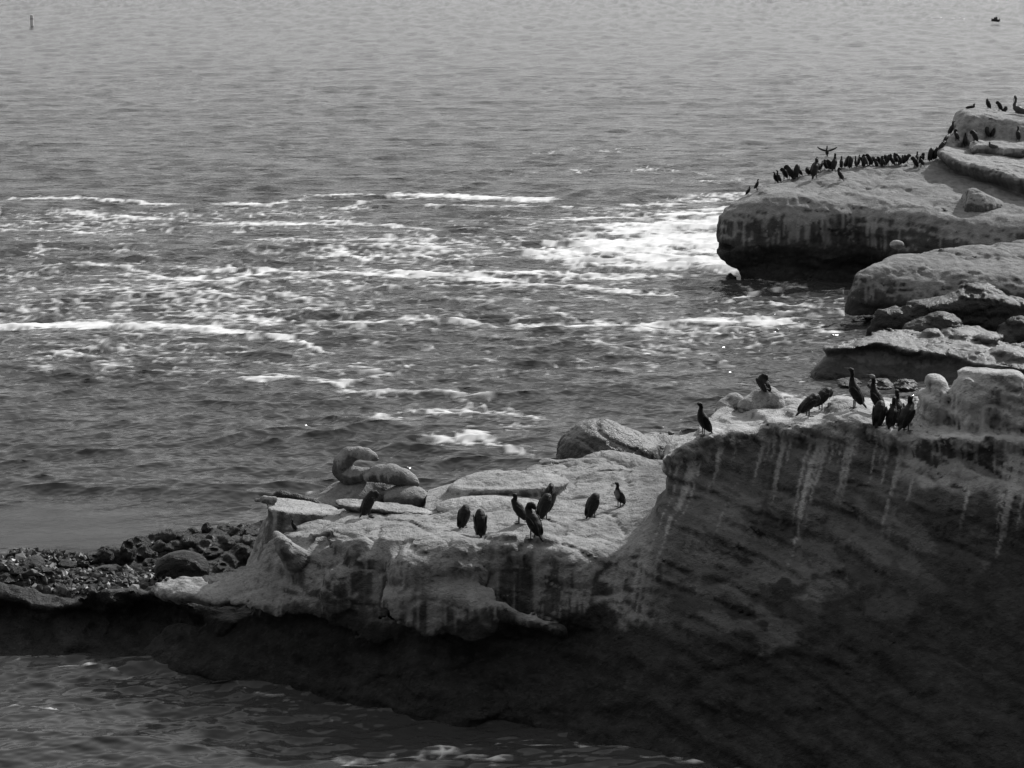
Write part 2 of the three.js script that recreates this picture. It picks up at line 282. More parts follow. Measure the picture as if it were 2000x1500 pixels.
{
  const az = [], rows = [];
  for (let a = -180; a < -17; a += 7) az.push(a);
  const NA = 580; for (let i = 0; i <= NA; i++) az.push(-15.6 + 31.2 * i / NA);
  for (let a = 19; a <= 180.1; a += 7) az.push(Math.min(a, 180));
  for (const d of [0.5, 4, 8, 13, 18, 22, 25.5]) rows.push(d);
  for (let py = 1575; py > -28; py -= py < 430 ? 1.3 : py < 700 ? 1.6 : 1.85) { const r = rayDir(1000, py); rows.push(EYE / -r[1] * -r[2]); }
  let d = rows[rows.length - 1]; while (d < 24000) { d *= 1.09; rows.push(d); }
  const nA = az.length, nR = rows.length, pos = new Float32Array(nA * nR * 3), uv = new Float32Array(nA * nR * 2), foam = new Float32Array(nA * nR).fill(-1), idx = [];
  for (let j = 0; j < nR; j++) {
    const dd = rows[j], sp_ = Math.max(0.02, (rows[Math.min(j + 1, nR - 1)] - dd)) * 0.9;
    for (let i = 0; i < nA; i++) {
      const k = j * nA + i, x0 = Math.sin(rad(az[i])) * dd, z0 = -Math.cos(rad(az[i])) * dd, inside = Math.abs(az[i]) < 15.7 && dd > 24;
      const q = inside && dd < 1500 ? seaAt(x0, z0, sp_) : [x0, 0, z0];
      pos.set(q, 3 * k); uv[2 * k] = q[0] / 19; uv[2 * k + 1] = q[2] / 19;
      if (inside && dd < 520) foam[k] = foamAt(q[0], q[2]);
    }
  }
  for (let j = 0; j + 1 < nR; j++) for (let i = 0; i + 1 < nA; i++) { const a = j * nA + i; idx.push(a, a + 1, a + nA + 1, a, a + nA + 1, a + nA); }
  const geo = new THREE.BufferGeometry(); geo.setAttribute('position', new THREE.BufferAttribute(pos, 3)); geo.setAttribute('uv', new THREE.BufferAttribute(uv, 2)); geo.setIndex(idx); geo.computeVertexNormals();
  // ripples: a tile of 19 m, waves from 0.12 to 2 m
  const n = 2048, hgt = new Float32Array(n * n), r = rng(9); let top = 0;
  for (let w = 0; w < 70; w++) {
    const L = 0.13 * Math.pow(2.2 / 0.13, w / 69), a = (r() + r() + r() - 1.5) * 1.25 + 0.2, kx = Math.round(Math.sin(a) * 19 / L), kz = Math.round(Math.cos(a) * 19 / L), A = Math.pow(L, 0.72) * (0.6 + 0.8 * r()), ph = r() * 6.283;
    const cx = new Float32Array(n), sx = new Float32Array(n); for (let i = 0; i < n; i++) { const p = 2 * Math.PI * kx * i / n + ph; cx[i] = Math.cos(p) * A; sx[i] = Math.sin(p) * A; }
    for (let j = 0; j < n; j++) { const p = 2 * Math.PI * kz * j / n, c = Math.cos(p), s = Math.sin(p), o = j * n; for (let i = 0; i < n; i++) hgt[o + i] += cx[i] * c - sx[i] * s; }
  }
  for (const v of hgt) top = Math.max(top, Math.abs(v));
  ripple = dataTex(n, (i) => 0.5 + 0.5 * hgt[i] / top);
  const water = new THREE.MeshPhysicalMaterial({ color: new THREE.Color(0.050, 0.050, 0.050), roughness: 0.13, ior: 1.33, bumpMap: ripple, bumpScale: 0.17 });
  const sea = part('sea', geo, water, scene); tag(sea, 'grey rippled sea reaching past the top of the picture', null, null, 'structure');

  // the foam: the cells of the sea where it lies, cut along its edge and raised a little
  const fp = [], fc = [], fi = [], cache = new Map();
  const vert = (a, b, t) => {                           // on the edge a-b
    const key = a === b ? a : a < b ? a * 1e7 + b : b * 1e7 + a; let k = cache.get(key); if (k !== undefined) return k;
    const f = mix(foam[a], foam[b], t), x = mix(pos[3 * a], pos[3 * b], t), z = mix(pos[3 * a + 2], pos[3 * b + 2], t), thick = clamp(f * 1.4);
    k = fp.length / 3; cache.set(key, k);
    fp.push(x, mix(pos[3 * a + 1], pos[3 * b + 1], t) + 0.010 + 0.05 * thick * (0.9 + 1.6 * fbm(x * 1.6, 61.4, z * 3.6, 3)), z);
    const v = clamp(0.50 + 0.3 * f + 0.5 * fbm(x * 1.9, 71.3, z * 5, 4), 0.3, 0.86); fc.push(v, v, v, 0.10 + 0.88 * sstep(0, 0.5, f + 0.25 * fbm(x * 3, 91, z * 7, 3))); return k;
  };
  for (let t = 0; t < idx.length; t += 3) {
    const T = [idx[t], idx[t + 1], idx[t + 2]], ins = T.map((v) => foam[v] > 0), c = ins.filter(Boolean).length; if (!c) continue;
    const poly = [];
    for (let e = 0; e < 3; e++) { const a = T[e], b = T[(e + 1) % 3]; if (ins[e]) poly.push(vert(a, a, 0)); if (ins[e] !== ins[(e + 1) % 3]) poly.push(a < b ? vert(a, b, foam[a] / (foam[a] - foam[b])) : vert(b, a, foam[b] / (foam[b] - foam[a]))); }
    for (let e = 1; e + 1 < poly.length; e++) fi.push(poly[0], poly[e], poly[e + 1]);
  }
  const fg = new THREE.BufferGeometry(); fg.setAttribute('position', new THREE.Float32BufferAttribute(fp, 3)); fg.setAttribute('color', new THREE.Float32BufferAttribute(fc, 4)); fg.setIndex(fi); fg.computeVertexNormals();
  const fm = part('sea_foam', fg, new THREE.MeshStandardMaterial({ vertexColors: true, roughness: 0.95, transparent: true }), scene);
  tag(fm, 'white foam in long streaks and lacy patches on the sea', 'foam', null, 'stuff');
  console.log('sea', pos.length / 3, 'foam tris', fi.length / 3);
}

{ // sheltered, still, silty water behind the reef: a thin calm sheet with an uneven edge
  const n = 90, pos = [], idx = [], col = [], c = P(40, 1038, 0), rx = 4.8, rz = 2.9;
  for (let j = 0; j <= 16; j++) for (let i = 0; i < n; i++) { const a = i / n * 2 * Math.PI, r = j / 16, k = 1 + 0.5 * fbm(2.3 * Math.cos(a), 5.2, 2.3 * Math.sin(a), 4), x = c[0] + rx * r * k * Math.cos(a), z = c[2] + rz * r * k * Math.sin(a); pos.push(x, 0.035 + 0.012 * noise(x * 0.6, 2.3, z * 0.6) + 0.005 * noise(x * 2.1, 2.3, z * 3.2), z); const v = 0.055 * (1 + 0.7 * fbm(x * 0.5, 3.3, z * 1.4, 4)); col.push(v, v, v, 0.6 * sstep(1, 0.5, r + 0.5 * fbm(x * 0.9, 8.3, z * 2.2, 3))); }
  for (let j = 0; j < 16; j++) for (let i = 0; i < n; i++) { const a = j * n + i, b = j * n + (i + 1) % n; idx.push(a, b, b + n, a, b + n, a + n); }
  const g = new THREE.BufferGeometry(); g.setAttribute('position', new THREE.Float32BufferAttribute(pos, 3)); g.setAttribute('color', new THREE.Float32BufferAttribute(col, 4)); g.setIndex(idx); g.computeVertexNormals();
  tag(part('calm_water', g, new THREE.MeshPhysicalMaterial({ vertexColors: true, transparent: true, roughness: 0.24, ior: 1.33 }), scene), 'smooth calm silty water behind the low reef', null, null, 'structure');
}
// ---------------------------------------------------------------- near rocks
function strata(x, y, z, dip = 0.33) { const s = y + dip * x + 0.10 * noise(x * 0.5, y * 0.5, z * 0.5) + 0.03 * z; return s; }
function rockDetail(amp, strataAmp, dip, seed, crack = 0.05) {
  return (x, y, z) => {
    const big = 0.11 * noise(x * 0.7 + seed, y * 0.9, z * 0.7) + 0.055 * noise(x * 1.9, y * 2.1 + seed, z * 1.9) + 0.032 * noise(x * 5, y * 5, z * 5 + seed) + 0.018 * noise(x * 11, y * 11 + seed, z * 11);
    const s = strata(x, y, z, dip), layer = noise(seed * 1.7, s * 4.2, 0.25 * x) + 0.5 * noise(seed + 9, s * 10, 0.2 * x);
    const c1 = noise(x * 0.8 + seed, s * 1.6, z * 0.8), c2 = noise(x * 1.7, s * 2.6 + seed, z * 1.7 + 3);
    return amp * big + strataAmp * layer + crack * (bell(c1, 0, 0.045) + 0.6 * bell(c2, 0, 0.05) + 0.4 * bell(noise(x * 3.4, s * 5 + seed, z * 3.4), 0, 0.06));
  };
}
// what colours the rock: pale droppings on tops, runs of it down the walls, brown-grey stone, dark wet growth low down
function rockColour({ wetTop = 1.5, wetAt = null, pale = 0.50, stone = 0.17, wet = 0.042, lipAt = null, run = 0.7, seed = 0, dip = 0.33, cover = 0.4, fine = 1, settle = -9, settleLip = 0, paintedShade = 0, bands = 0.26 }) {
  return (x, y, z, nx, ny, nz) => {
    const m1 = fbm(x * 1.1 + seed, y * 1.1, z * 1.1, 3), m2 = fbm(x * 4.3, y * 4.3 + seed, z * 4.3, 4), m3 = noise(x * 13, y * 13, z * 13 + seed), u = (x + 0.55 * z) * fine;
    const s = strata(x, y, z, dip), band = noise(seed + 3, s * 5, x * 0.3) + 0.6 * noise(seed, s * 13, x * 0.25), steep = sstep(0.75, 0.4, ny);
    const n1 = noise(u * 6.5, seed + y * 0.3, 0.5), n2 = noise(u * 15, seed + 5 + y * 0.45, 1.5), n4 = noise(u * 31, seed + 8 + y * 0.8, 2.5), vert = steep * (0.22 * n1 + 0.36 * n2 + 0.28 * n4);
    let c = stone * (1 + 0.45 * m1 + 0.40 * m2 + 0.14 * m3 + bands * band + vert);
    let g = sstep(-0.10, 0.10, (ny - cover) + 0.16 * m1 + 0.42 * m2 + 0.12 * m3) * sstep(-0.12, 0.12, y + 0.2 * m2 - (settleLip && lipAt ? lipAt(x, z) - settleLip : settle));   // settled on what faces up
    if (lipAt) {
      const t = lipAt(x, z) - y, n3 = noise(u * 1.3, seed + 2, 0.3), len = run * clamp(0.62 + 0.9 * n3 + 0.8 * n1 + 0.5 * n2, 0.2, 2), tt = Math.max(t, 0) / len;
      const crust = sstep(-0.12, 0.12, 0.34 + 0.5 * m2 + 0.45 * n1 + 0.3 * n3 - Math.max(t - 0.05, 0) / (0.5 * run));            // thick near the lip, ragged below
      const drip = sstep(0.0, 0.22, 0.46 + 0.55 * n1 + 1.7 * n2 + 0.9 * n4 + 0.25 * m2 - 0.72 * tt) * sstep(1.6, 0.9, tt);
      g = Math.max(g * sstep(run * 3, run * 1.6, t), Math.max(steep * crust * (0.8 + 0.4 * n2), sstep(0.97, 0.8, ny) * drip * (0.85 + 0.3 * n2)));
    }
    const p = pale * (1 + 0.42 * m1 + 0.50 * m2 + 0.14 * m3 + 0.8 * vert - 0.45 * sstep(0.22, 0.42, fbm(x * 6 + 9, y * 6, z * 6, 3)));
    c = mix(c, p, clamp(g));
    const wl = wetAt ? wetAt(x, z) : wetTop, w = sstep(0.09, -0.09, y - wl - (paintedShade ? 1.3 : 0.55) * m1 - 0.35 * m2 - (paintedShade ? 0.25 : 0) * band - 0.08 * m3 - 0.12 * n1);
    if (paintedShade) c *= 1 - 0.48 * sstep(-0.04, 0.06, fbm(x * 0.8, s * 2.2, z * 0.8, 5) * 1.3 + 0.26 * (2.7 - y) + 0.10 * (x - 4.2) - 0.08 + 0.2 * m2 + 0.12 * band);       // shade painted into cliff and shoulder: darker downward and rightward, broken along the beds
    const wc = wet * (1 + 0.5 * m1 + 0.8 * m2 + 0.3 * m3 + 0.4 * band + (noise(x * 19, y * 19, z * 19) > 0.45 ? 0.5 : 0));
    return clamp(mix(c, wc, w), 0.006, 0.85);
  };
}

// the near rock: a low ledge with the birds on it (streaked, undercut front) and a tall cliff block with an upper terrace
const ledge = new Field(), cliff = ledge;
{
  const prof = (t, x) => {
    const left = sstep(-1.6, -2.6, x), a = -0.16 * clamp(t, 0, 1.2) + 0.12 * sstep(0.9, 1.5, t) - 0.75 * sstep(1.4, 3.0, t), b = -0.30 * clamp(t, 0, 1.0) + 0.25 * sstep(0.9, 1.5, t) - 0.6 * sstep(1.6, 2.7, t);
    return mix(a, b, left) + 0.10 * noise(x * 1.6, t * 0.5, 2) * sstep(0.05, 0.5, t);
  };
  ledge.mesa([[528, 1056, 2.32], [560, 1066, 2.38], [640, 1054, 2.58], [720, 1058, 2.72], [800, 1062, 2.78], [880, 1066, 2.84], [960, 1056, 2.86], [1050, 1062, 2.86], [1120, 1080, 2.76], [1200, 1084, 2.72], [1250, 1088, 2.7], [1300, 1080, 2.8],
    [1320, 950, 3.2], [1295, 915, 3.0], [1200, 902, 2.85], [1120, 905, 2.75], [1000, 935, 2.7], [900, 968, 2.65], [840, 985, 2.6], [740, 985, 2.58], [640, 985, 2.55], [560, 985, 2.5], [520, 992, 2.42], [514, 1030, 2.3]], { r: 0.42, prof, inner: [[722, 1008, 2.66], [905, 1028, 2.78], [1010, 1020, 2.84], [1158, 1010, 2.84], [1210, 990, 2.88], [620, 1020, 2.5], [1255, 1010, 2.95], [1280, 970, 3.1], [1225, 1040, 2.78]] });
  ledge.mesa([[1030, 918, 2.5], [1060, 898, 2.2], [1140, 886, 1.9], [1290, 868, 1.7], [1420, 868, 1.7], [1420, 950, 2.8], [1200, 940, 2.75], [1060, 930, 2.6]], { r: 0.2, k: 0.3, prof: (t) => -0.3 * t });
  // tongue running left over the reef
  ledge.mesa([L(298, 1144, 35.9), L(330, 1130, 36.2), L(410, 1131, 35.9), L(470, 1116, 35.75), L(508, 1084, 35.65), L(534, 1050, 35.6), L(600, 1056, 35), L(690, 1066, 34.5), L(760, 1090, 34.1), L(770, 1234, 33.75), L(700, 1233, 33.85), L(640, 1217, 34.05), L(560, 1196, 34.4), L(470, 1172, 34.8), L(390, 1162, 35.2), L(322, 1157, 35.6)],
    { r: 0.13, k: 0.3, prof: (t) => 0.45 * sstep(0.06, 0.5, t) - 0.7 * sstep(0.5, 1.3, t), inner: [L(600, 1120, 34.55), L(660, 1125, 34.35), L(700, 1150, 34.1), L(540, 1120, 34.95), L(640, 1165, 34.2), L(720, 1110, 34.15), L(500, 1135, 35.1), L(560, 1150, 34.7)] });
  // horn and teeth on the left shoulder
  ledge.tube([[...P(540, 1044, 2.72), 0.05], [...P(552, 1062, 2.6), 0.13], [...P(575, 1088, 2.3), 0.2], [...P(600, 1120, 1.9), 0.24]], 0.16, 0.1);
  ledge.tube([[...P(612, 1046, 2.68), 0.05], [...P(640, 1040, 2.7), 0.08], [...P(652, 1030, 2.7), 0.07]], 0.08);
  ledge.cut([...P(618, 1062, 2.5)], [0.16, 0.1, 0.16], 0.08);
  ledge.cut([...P(628, 1030, 2.72)], [0.3, 0.05, 0.14], 0.06, 0.3);
  // knee at the back edge
  ledge.blob(P(900, 1008, 2.72), [0.42, 0.13, 0.3], { k: 0.22 });
  // fluted bulge hanging on the right front
  ledge.blob(D(1000, 1090, 33.8), [0.30, 0.42, 0.16], { k: 0.3 }); ledge.blob(D(1065, 1095, 33.8), [0.26, 0.45, 0.2], { k: 0.3 }); ledge.blob(D(705, 1110, 34.2), [0.34, 0.6, 0.26], { k: 0.25 }); ledge.blob(D(660, 1160, 34.1), [0.3, 0.5, 0.3], { k: 0.25 });
  ledge.cut(D(935, 1125, 33.1), [0.3, 0.36, 0.22], 0.2);
  ledge.tube([[...D(1290, 1090, 33.95), 0.2], [...D(1290, 1160, 33.8), 0.28], [...D(1288, 1290, 33.4), 0.4], [...D(1280, 1400, 33.0), 0.5]], 0.5, 0.2);   // swelling where the ledge runs into the cliff
}
const nearObj = thing('shore_rock', P(1200, 1150, 0), 'largest near rock, a low pale ledge rising to a tall shaded cliff on the right', 'rock');
const ledgeObj = nearObj, cliffObj = nearObj;
function rockPart(name, fld, lo, hi, cell, colour, mat, parent, scale) {
  const g = paint(fld.mesh(lo, hi, cell), colour, scale); if (g.index.count > 3e5) console.log(name, g.index.count / 3); g.translate(-parent.position.x, -parent.position.y, -parent.position.z); return part(name, g, mat, parent);
}
{
  const prof = (t, x, z) => {
    const big = sstep(1.8, 7, x), pil = bell(x, 5.55, 0.85) * sstep(0.2, 0.6, t) * sstep(2.6, 1.2, t);
    return 0.12 * bell(t, 0.4, 0.25) - mix(0.75, 0.6, sstep(3.2, 5, x)) * sstep(0.6, 1.6, t) * (1 - 0.3 * pil) - mix(2.0, 3.8, big) * Math.pow(clamp((t - 1.5) / 2.9, 0, 1.3), 1.25) - 0.3 * pil + 0.22 * noise(x * 0.8, t * 0.7, 6) * sstep(0.3, 1.2, t);
  };
  cliff.mesa([[1290, 900, 4.16], [1302, 884, 4.36], [1340, 864, 4.50], [1400, 850, 4.58], [1450, 838, 4.66], [1506, 831, 4.69], [1563, 838, 4.69], [1600, 832, 4.72], [1650, 830, 4.74], [1703, 834, 4.72], [1735, 844, 4.70], [1787, 852, 4.70], [1850, 852, 4.76], [2050, 852, 4.86], [2350, 852, 4.96],
    [2350, 772, 4.96], [2000, 775, 4.86], [1800, 778, 4.78], [1700, 772, 4.78], [1582, 775, 4.78], [1521, 781, 4.76], [1411, 798, 4.66], [1380, 820, 4.60], [1332, 850, 4.42], [1298, 876, 4.26]], { cliff: true, r: 0.09, k: 0.3, prof, inner: [[1372, 850, 4.56], [1577, 812, 4.78], [1605, 798, 4.78], [1720, 800, 4.78], [1750, 815, 4.74]] });
  cliff.blob(P(1650, 808, 4.72), [0.42, 0.24, 0.34], { k: 0.2 });                       // hummock under the tall bird
  cliff.blob(D(1655, 846, 34.6), [0.5, 0.34, 0.3], { k: 0.25 });
}
// pale bulging shoulder at the right
for (const [px, py, a, b, d] of [[1828, 786, 27, 58, 34.6], [1893, 798, 44, 84, 34.2], [1925, 790, 42, 84, 34.1], [1972, 796, 50, 92, 34.0], [2040, 800, 60, 86, 33.9], [2140, 806, 80, 90, 33.8]]) cliff.blob(D(px, py, d), [a * 0.0087, b * 0.0087, 0.5], { k: 0.09 });
cliff.blob(D(1830, 880, 34.5), [0.3, 0.5, 0.4], { k: 0.3 }); cliff.blob(D(1960, 900, 34.4), [1.2, 0.8, 0.7], { k: 0.4 });
cliff.mesa([[1870, 800, 4.9], [2000, 800, 5.0], [2300, 800, 5.1], [2300, 730, 5.1], [2000, 735, 5.0], [1880, 745, 4.9]], { r: 0.3, k: 0.3, prof: (t) => -0.3 * t });
const near = { dA: rockDetail(0.7, 0.02, 0.12, 4.4), dB: rockDetail(0.8, 0.085, 0.36, 1.2) };
ledge.detail = (x, y, z) => { const w = sstep(1.6, 2.8, x), low = y < 1.9 ? sstep(1.9, 1.2, y) * (0.13 * noise(x * 1.3, y * 2.1, z * 1.3 + 40) + 0.05 * noise(x * 4, y * 5, z * 4 + 9) - 0.10 * Math.max(0, noise(x * 2.2 + 5, y * 3.1, z * 2.2))) : 0, flute = x > 6.1 && y > 3 ? sstep(6.2, 6.6, x) * sstep(3.2, 4.0, y) * 0.075 * noise(x * 3.4 + 0.5 * z, y * 0.4, 7.7) : 0; return low + flute + (w <= 0 ? near.dA(x, y, z) : w >= 1 ? near.dB(x, y, z) : mix(near.dA(x, y, z), near.dB(x, y, z), w)); };
// lens-shaped bulges on the front of the ledge
ledge.blob(D(850, 1106, 33.62), [0.74, 0.34, 0.40], { k: 0.30, tilt: -0.03 }); ledge.blob(D(800, 1120, 33.7), [0.4, 0.3, 0.36], { k: 0.3 }); ledge.cut(D(862, 1149, 33.0), [0.66, 0.05, 0.22], 0.03, 0, -0.04);
ledge.mesa([[742, 1178, 1.86], [790, 1170, 2.0], [850, 1160, 2.1], [910, 1168, 2.04], [972, 1190, 1.84], [960, 1150, 2.1], [900, 1128, 2.3], [800, 1128, 2.3], [752, 1146, 2.08]], { r: 0.07, k: 0.05, prof: (t, x) => { const t0 = 0.70 * Math.sqrt(Math.max(0.03, 1 - ((x + 1.15) / 0.98) ** 2)); return -0.05 * t + 0.6 * sstep(t0, t0 + 0.3, t); } });
{ const q = (px, py, d, r) => [...D(px, py, d), r]; ledge.tube([q(950, 1180, 33.1, 0.06), q(985, 1192, 33.05, 0.08), q(1012, 1203, 33.0, 0.05), q(1040, 1212, 32.98, 0.08), q(1070, 1226, 33.0, 0.05), q(1094, 1234, 32.95, 0.10), q(1108, 1242, 32.95, 0.05)], 0.16, 0.06); }
const ledgeTop = ledge.mesas[0].top, cliffTop = ledge.mesas.find((q) => q.cliff).top;
const ledgeLip = (x, z) => ledgeTop(x, Math.min(z, -33.9)) - 0.75 * sstep(-3.4, -4.6, x), cliffLip = (x, z) => Math.min(cliffTop(x, Math.min(z, -34.6)), 4.9) + 0.5 * sstep(6.6, 6.9, x);
const ledgeColour = rockColour({ wetAt: (x) => x < -3.2 ? mix(1.55, 0.95, sstep(-3.2, -5.2, x)) : mix(1.55, 1.75, sstep(-1, 3, x)), lipAt: (x, z) => bell(x, -1.25, 0.9) > 0.4 && z > -33.6 ? 2.1 : ledgeLip(x, z), run: 1.4, seed: 4.4, pale: 0.33, stone: 0.12, dip: 0.12, settle: 1.2 });
const cliffColour = rockColour({ wetAt: (x) => mix(1.7, 2.3, sstep(2.5, 7, x)), lipAt: cliffLip, run: 1.35, seed: 1.2, pale: 0.46, stone: 0.17, dip: 0.36, cover: 0.55, settleLip: 0.2, paintedShade: 1, bands: 0.5 });  // shade painted into the lower right, besides the wet band
const shoulderColour = rockColour({ wetTop: 2.6, lipAt: () => 4.95, run: 1.5, seed: 6.1, pale: 0.52, stone: 0.13, dip: 0.36, cover: 0.3, settle: 3.9, paintedShade: 1, bands: 0.3 });
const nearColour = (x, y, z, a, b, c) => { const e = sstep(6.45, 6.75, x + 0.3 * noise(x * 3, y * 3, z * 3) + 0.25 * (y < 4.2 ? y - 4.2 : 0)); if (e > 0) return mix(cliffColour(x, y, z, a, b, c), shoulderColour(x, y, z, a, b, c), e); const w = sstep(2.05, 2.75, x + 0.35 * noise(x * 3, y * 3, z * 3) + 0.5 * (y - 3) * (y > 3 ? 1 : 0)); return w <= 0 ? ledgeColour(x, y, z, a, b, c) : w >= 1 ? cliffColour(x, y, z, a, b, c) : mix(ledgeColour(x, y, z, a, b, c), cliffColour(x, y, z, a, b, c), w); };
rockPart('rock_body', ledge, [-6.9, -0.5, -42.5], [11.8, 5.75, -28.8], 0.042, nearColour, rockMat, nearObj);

// pieces that sit on the ledge
function piece(name, build, colour, mat = rockMat, parent = ledgeObj, cell = 0.03, detail = rockDetail(0.3, 0.006, 0.1, 8, 0.02)) {
  const f = new Field(); build(f); f.detail = detail;
  const lo = [1e9, 1e9, 1e9], hi = [-1e9, -1e9, -1e9], grow = (p, r) => { for (let a = 0; a < 3; a++) { lo[a] = Math.min(lo[a], p[a] - r[a]); hi[a] = Math.max(hi[a], p[a] + r[a]); } };
  for (const q of f.mesas) for (const p of q.pts) grow(p, [0.5, 0.35, 0.5]);
  for (const q of f.mesas) lo[1] -= q.deep || 0.9;
  for (const b of f.blobs) b.tube ? b.tube.forEach((p) => grow(p, [p[3] + 0.1, p[3] + 0.1, p[3] + 0.1])) : grow(b.c, [b.R + 0.1, b.R + 0.1, b.R + 0.1]);
  rockPart(name, f, lo, hi, cell, colour, mat, parent); return f;
}
const paleTop = rockColour({ wetTop: -9, pale: 0.38, stone: 0.17, lipAt: (x, z) => 3.0, run: 0.35, seed: 2 });
const paleAll = rockColour({ wetTop: -9, pale: 0.42, stone: 0.2, cover: -0.1, seed: 6 });
const greyTop = rockColour({ wetTop: -9, pale: 0.32, stone: 0.15, cover: 0.3, seed: 9 });
const darkRock = rockColour({ wetTop: 9, wet: 0.022, seed: 3 });
const pieces = [];
pieces.push(piece('slab', (f) => f.mesa([[884, 951, 2.93], [950, 957, 2.95], [1040, 955, 2.98], [1096, 947, 2.98], [1117, 936, 2.98], [1100, 924, 2.98], [1040, 917, 2.98], [960, 914, 2.98], [912, 924, 2.95], [892, 936, 2.93]], { r: 0.09, prof: (t, x) => 0.10 * bell(t, 0.16, 0.1) - 0.5 * sstep(0.18, 0.6, t) - 1.2 * t * sstep(-0.3, -1.0, x), bump: (x, z, d) => 0.05 * sstep(-0.25, -0.45, d) + 0.06 * noise(x * 2, 1, z * 3) * sstep(-0.2, -0.5, d) }), paleTop));
pieces.push(piece('slab', (f) => f.mesa([[655, 986, 2.74], [700, 993, 2.74], [780, 1001, 2.68], [846, 1004, 2.62], [850, 994, 2.62], [770, 979, 2.72], [690, 972, 2.78], [652, 975, 2.78]], { r: 0.05, prof: (t, x) => 0.22 * bell(t, 0.17, 0.13) - 0.2 * sstep(0.2, 0.5, t) }), paleTop));
pieces.push(piece('mound', (f) => f.blob(P(960, 992, 2.66), [1.05, 0.20, 0.55], { tilt: 0.02 }), paleAll));
pieces.push(piece('mound', (f) => { f.blob(P(690, 972, 2.35), [0.62, 0.36, 0.5]); f.blob(P(742, 955, 2.5), [0.36, 0.26, 0.32], { k: 0.2 }); f.blob(P(792, 972, 2.45), [0.46, 0.26, 0.36], { k: 0.1 }); f.blob(P(645, 985, 2.3), [0.35, 0.2, 0.4], { k: 0.2 }); }, greyTop));
pieces.push(piece('knob', (f) => {                     // hooked knob, open to the right
  const q = (zx, zy, r, dd = 38.4) => [...D(480 + zx * 0.2, 850 + zy * 0.2, dd), r * 0.0112];
  f.tube([q(1010, 400, 15), q(930, 345, 14), q(945, 265, 14), q(1010, 195, 13), q(1100, 172, 10), q(1180, 188, 10), q(1245, 212, 6.5), q(1285, 236, 3)], 0.05, 0.08);
  f.tube([q(1000, 395, 14), q(1090, 385, 12.5), q(1180, 380, 12)], 0.1, 0.05);
}, rockColour({ wetTop: -9, pale: 0.36, stone: 0.13, cover: 0.15, seed: 12, lipAt: () => 3.3, run: 0.3 }), rockMat, ledgeObj, 0.022, rockDetail(0.16, 0.003, 0.1, 8, 0)));
pieces.push(piece('knob', (f) => {
  const q = (zx, zy, r, dd = 38.25) => [...D(480 + zx * 0.2, 850 + zy * 0.2, dd), r * 0.0112];
  f.tube([q(1195, 398, 11), q(1300, 372, 15), q(1420, 380, 17), q(1540, 420, 15), q(1620, 455, 11), q(1665, 478, 5)], 0.05, 0.08);
}, rockColour({ wetTop: -9, pale: 0.36, stone: 0.13, cover: 0.1, seed: 14, lipAt: () => 3.05, run: 0.3 }), rockMat, ledgeObj, 0.022, rockDetail(0.16, 0.003, 0.1, 8, 0)));
pieces.push(piece('slab', (f) => {
  f.mesa([[521, 990, 2.78], [546, 996, 2.78], [600, 1002, 2.64], [656, 1004, 2.52], [656, 990, 2.5], [600, 977, 2.66], [555, 968, 2.78], [526, 970, 2.8]], { r: 0.06, prof: (t, x) => 0.05 * bell(t, 0.2, 0.15) - 0.12 * t });
  f.tube([[...D(500, 977, 36.6), 0.05], [...D(515, 975, 36.6), 0.07], [...D(535, 976, 36.5), 0.08]], 0.06);
}, paleTop));
pieces.push(piece('ridge', (f) => { const q = (px, py, r) => [...D(px, py, 37.4), r]; f.tube([q(526, 971, 0.04), q(548, 967, 0.08), q(580, 973, 0.085), q(612, 982, 0.075), q(634, 990, 0.05)], 0.05, 0.05); }, darkRock, wetMat));
// lens-shaped bulges on the front

const knobField = piece('knob', (f) => { f.blob(D(1490, 786, 35.9), [0.30, 0.26, 0.24], { tilt: 0.15 }); f.blob(D(1465, 794, 35.8), [0.22, 0.18, 0.2], { k: 0.1 }); f.blob(D(1516, 792, 35.9), [0.16, 0.2, 0.2], { k: 0.12 }); f.blob(D(1500, 770, 36), [0.15, 0.13, 0.14], { k: 0.12 }); }, paleAll, rockMat, cliffObj, 0.025);
piece('knob', (f) => { f.blob(D(1434, 788, 36.1), [0.19, 0.19, 0.18]); f.blob(D(1412, 802, 36), [0.13, 0.2, 0.15], { k: 0.1 }); f.tube([[...D(1385, 832, 35.2), 0.1], [...D(1425, 806, 36), 0.16]], 0.1); }, paleAll, rockMat, cliffObj, 0.025);
pieces.push(knobField);
// dark dome in the water behind the ledge
const domeObj = thing('dome_rock', P(1180, 880, 0), 'dark rounded dome rock in the water behind the ledge', 'rock');
piece('rock_body', (f) => { f.blob(P(1165, 888, 1.35), [0.95, 0.86, 0.85]); f.blob(P(1222, 888, 1.3), [0.8, 0.62, 0.8], { k: 0.3 }); f.blob(P(1290, 880, 1.2), [0.9, 0.42, 0.7], { k: 0.3 }); f.blob(P(1310, 846, 1.75), [0.12, 0.1, 0.12], { k: 0.05 }); }, rockColour({ wetTop: 1.3, wet: 0.05, pale: 0.2, stone: 0.11, seed: 41, cover: 0.6 }), wetMat, domeObj, 0.04, rockDetail(0.4, 0.03, 0.3, 8));
const flat = thing('flat_rock', P(1150, 915, 0), 'pale low rock slab just in front of the dark dome rock', 'rock');
piece('rock_body', (f) => { f.blob(P(1130, 918, 2.3), [0.75, 0.26, 0.4]); f.blob(P(1190, 910, 2.25), [0.7, 0.3, 0.5], { k: 0.2 }); f.blob(P(1068, 914, 2.35), [0.25, 0.22, 0.3], { k: 0.12 }); f.blob(P(1245, 915, 2.2), [0.7, 0.2, 0.5], { k: 0.2 }); }, greyTop, rockMat, flat, 0.035, rockDetail(0.5, 0.02, 0.2, 8));
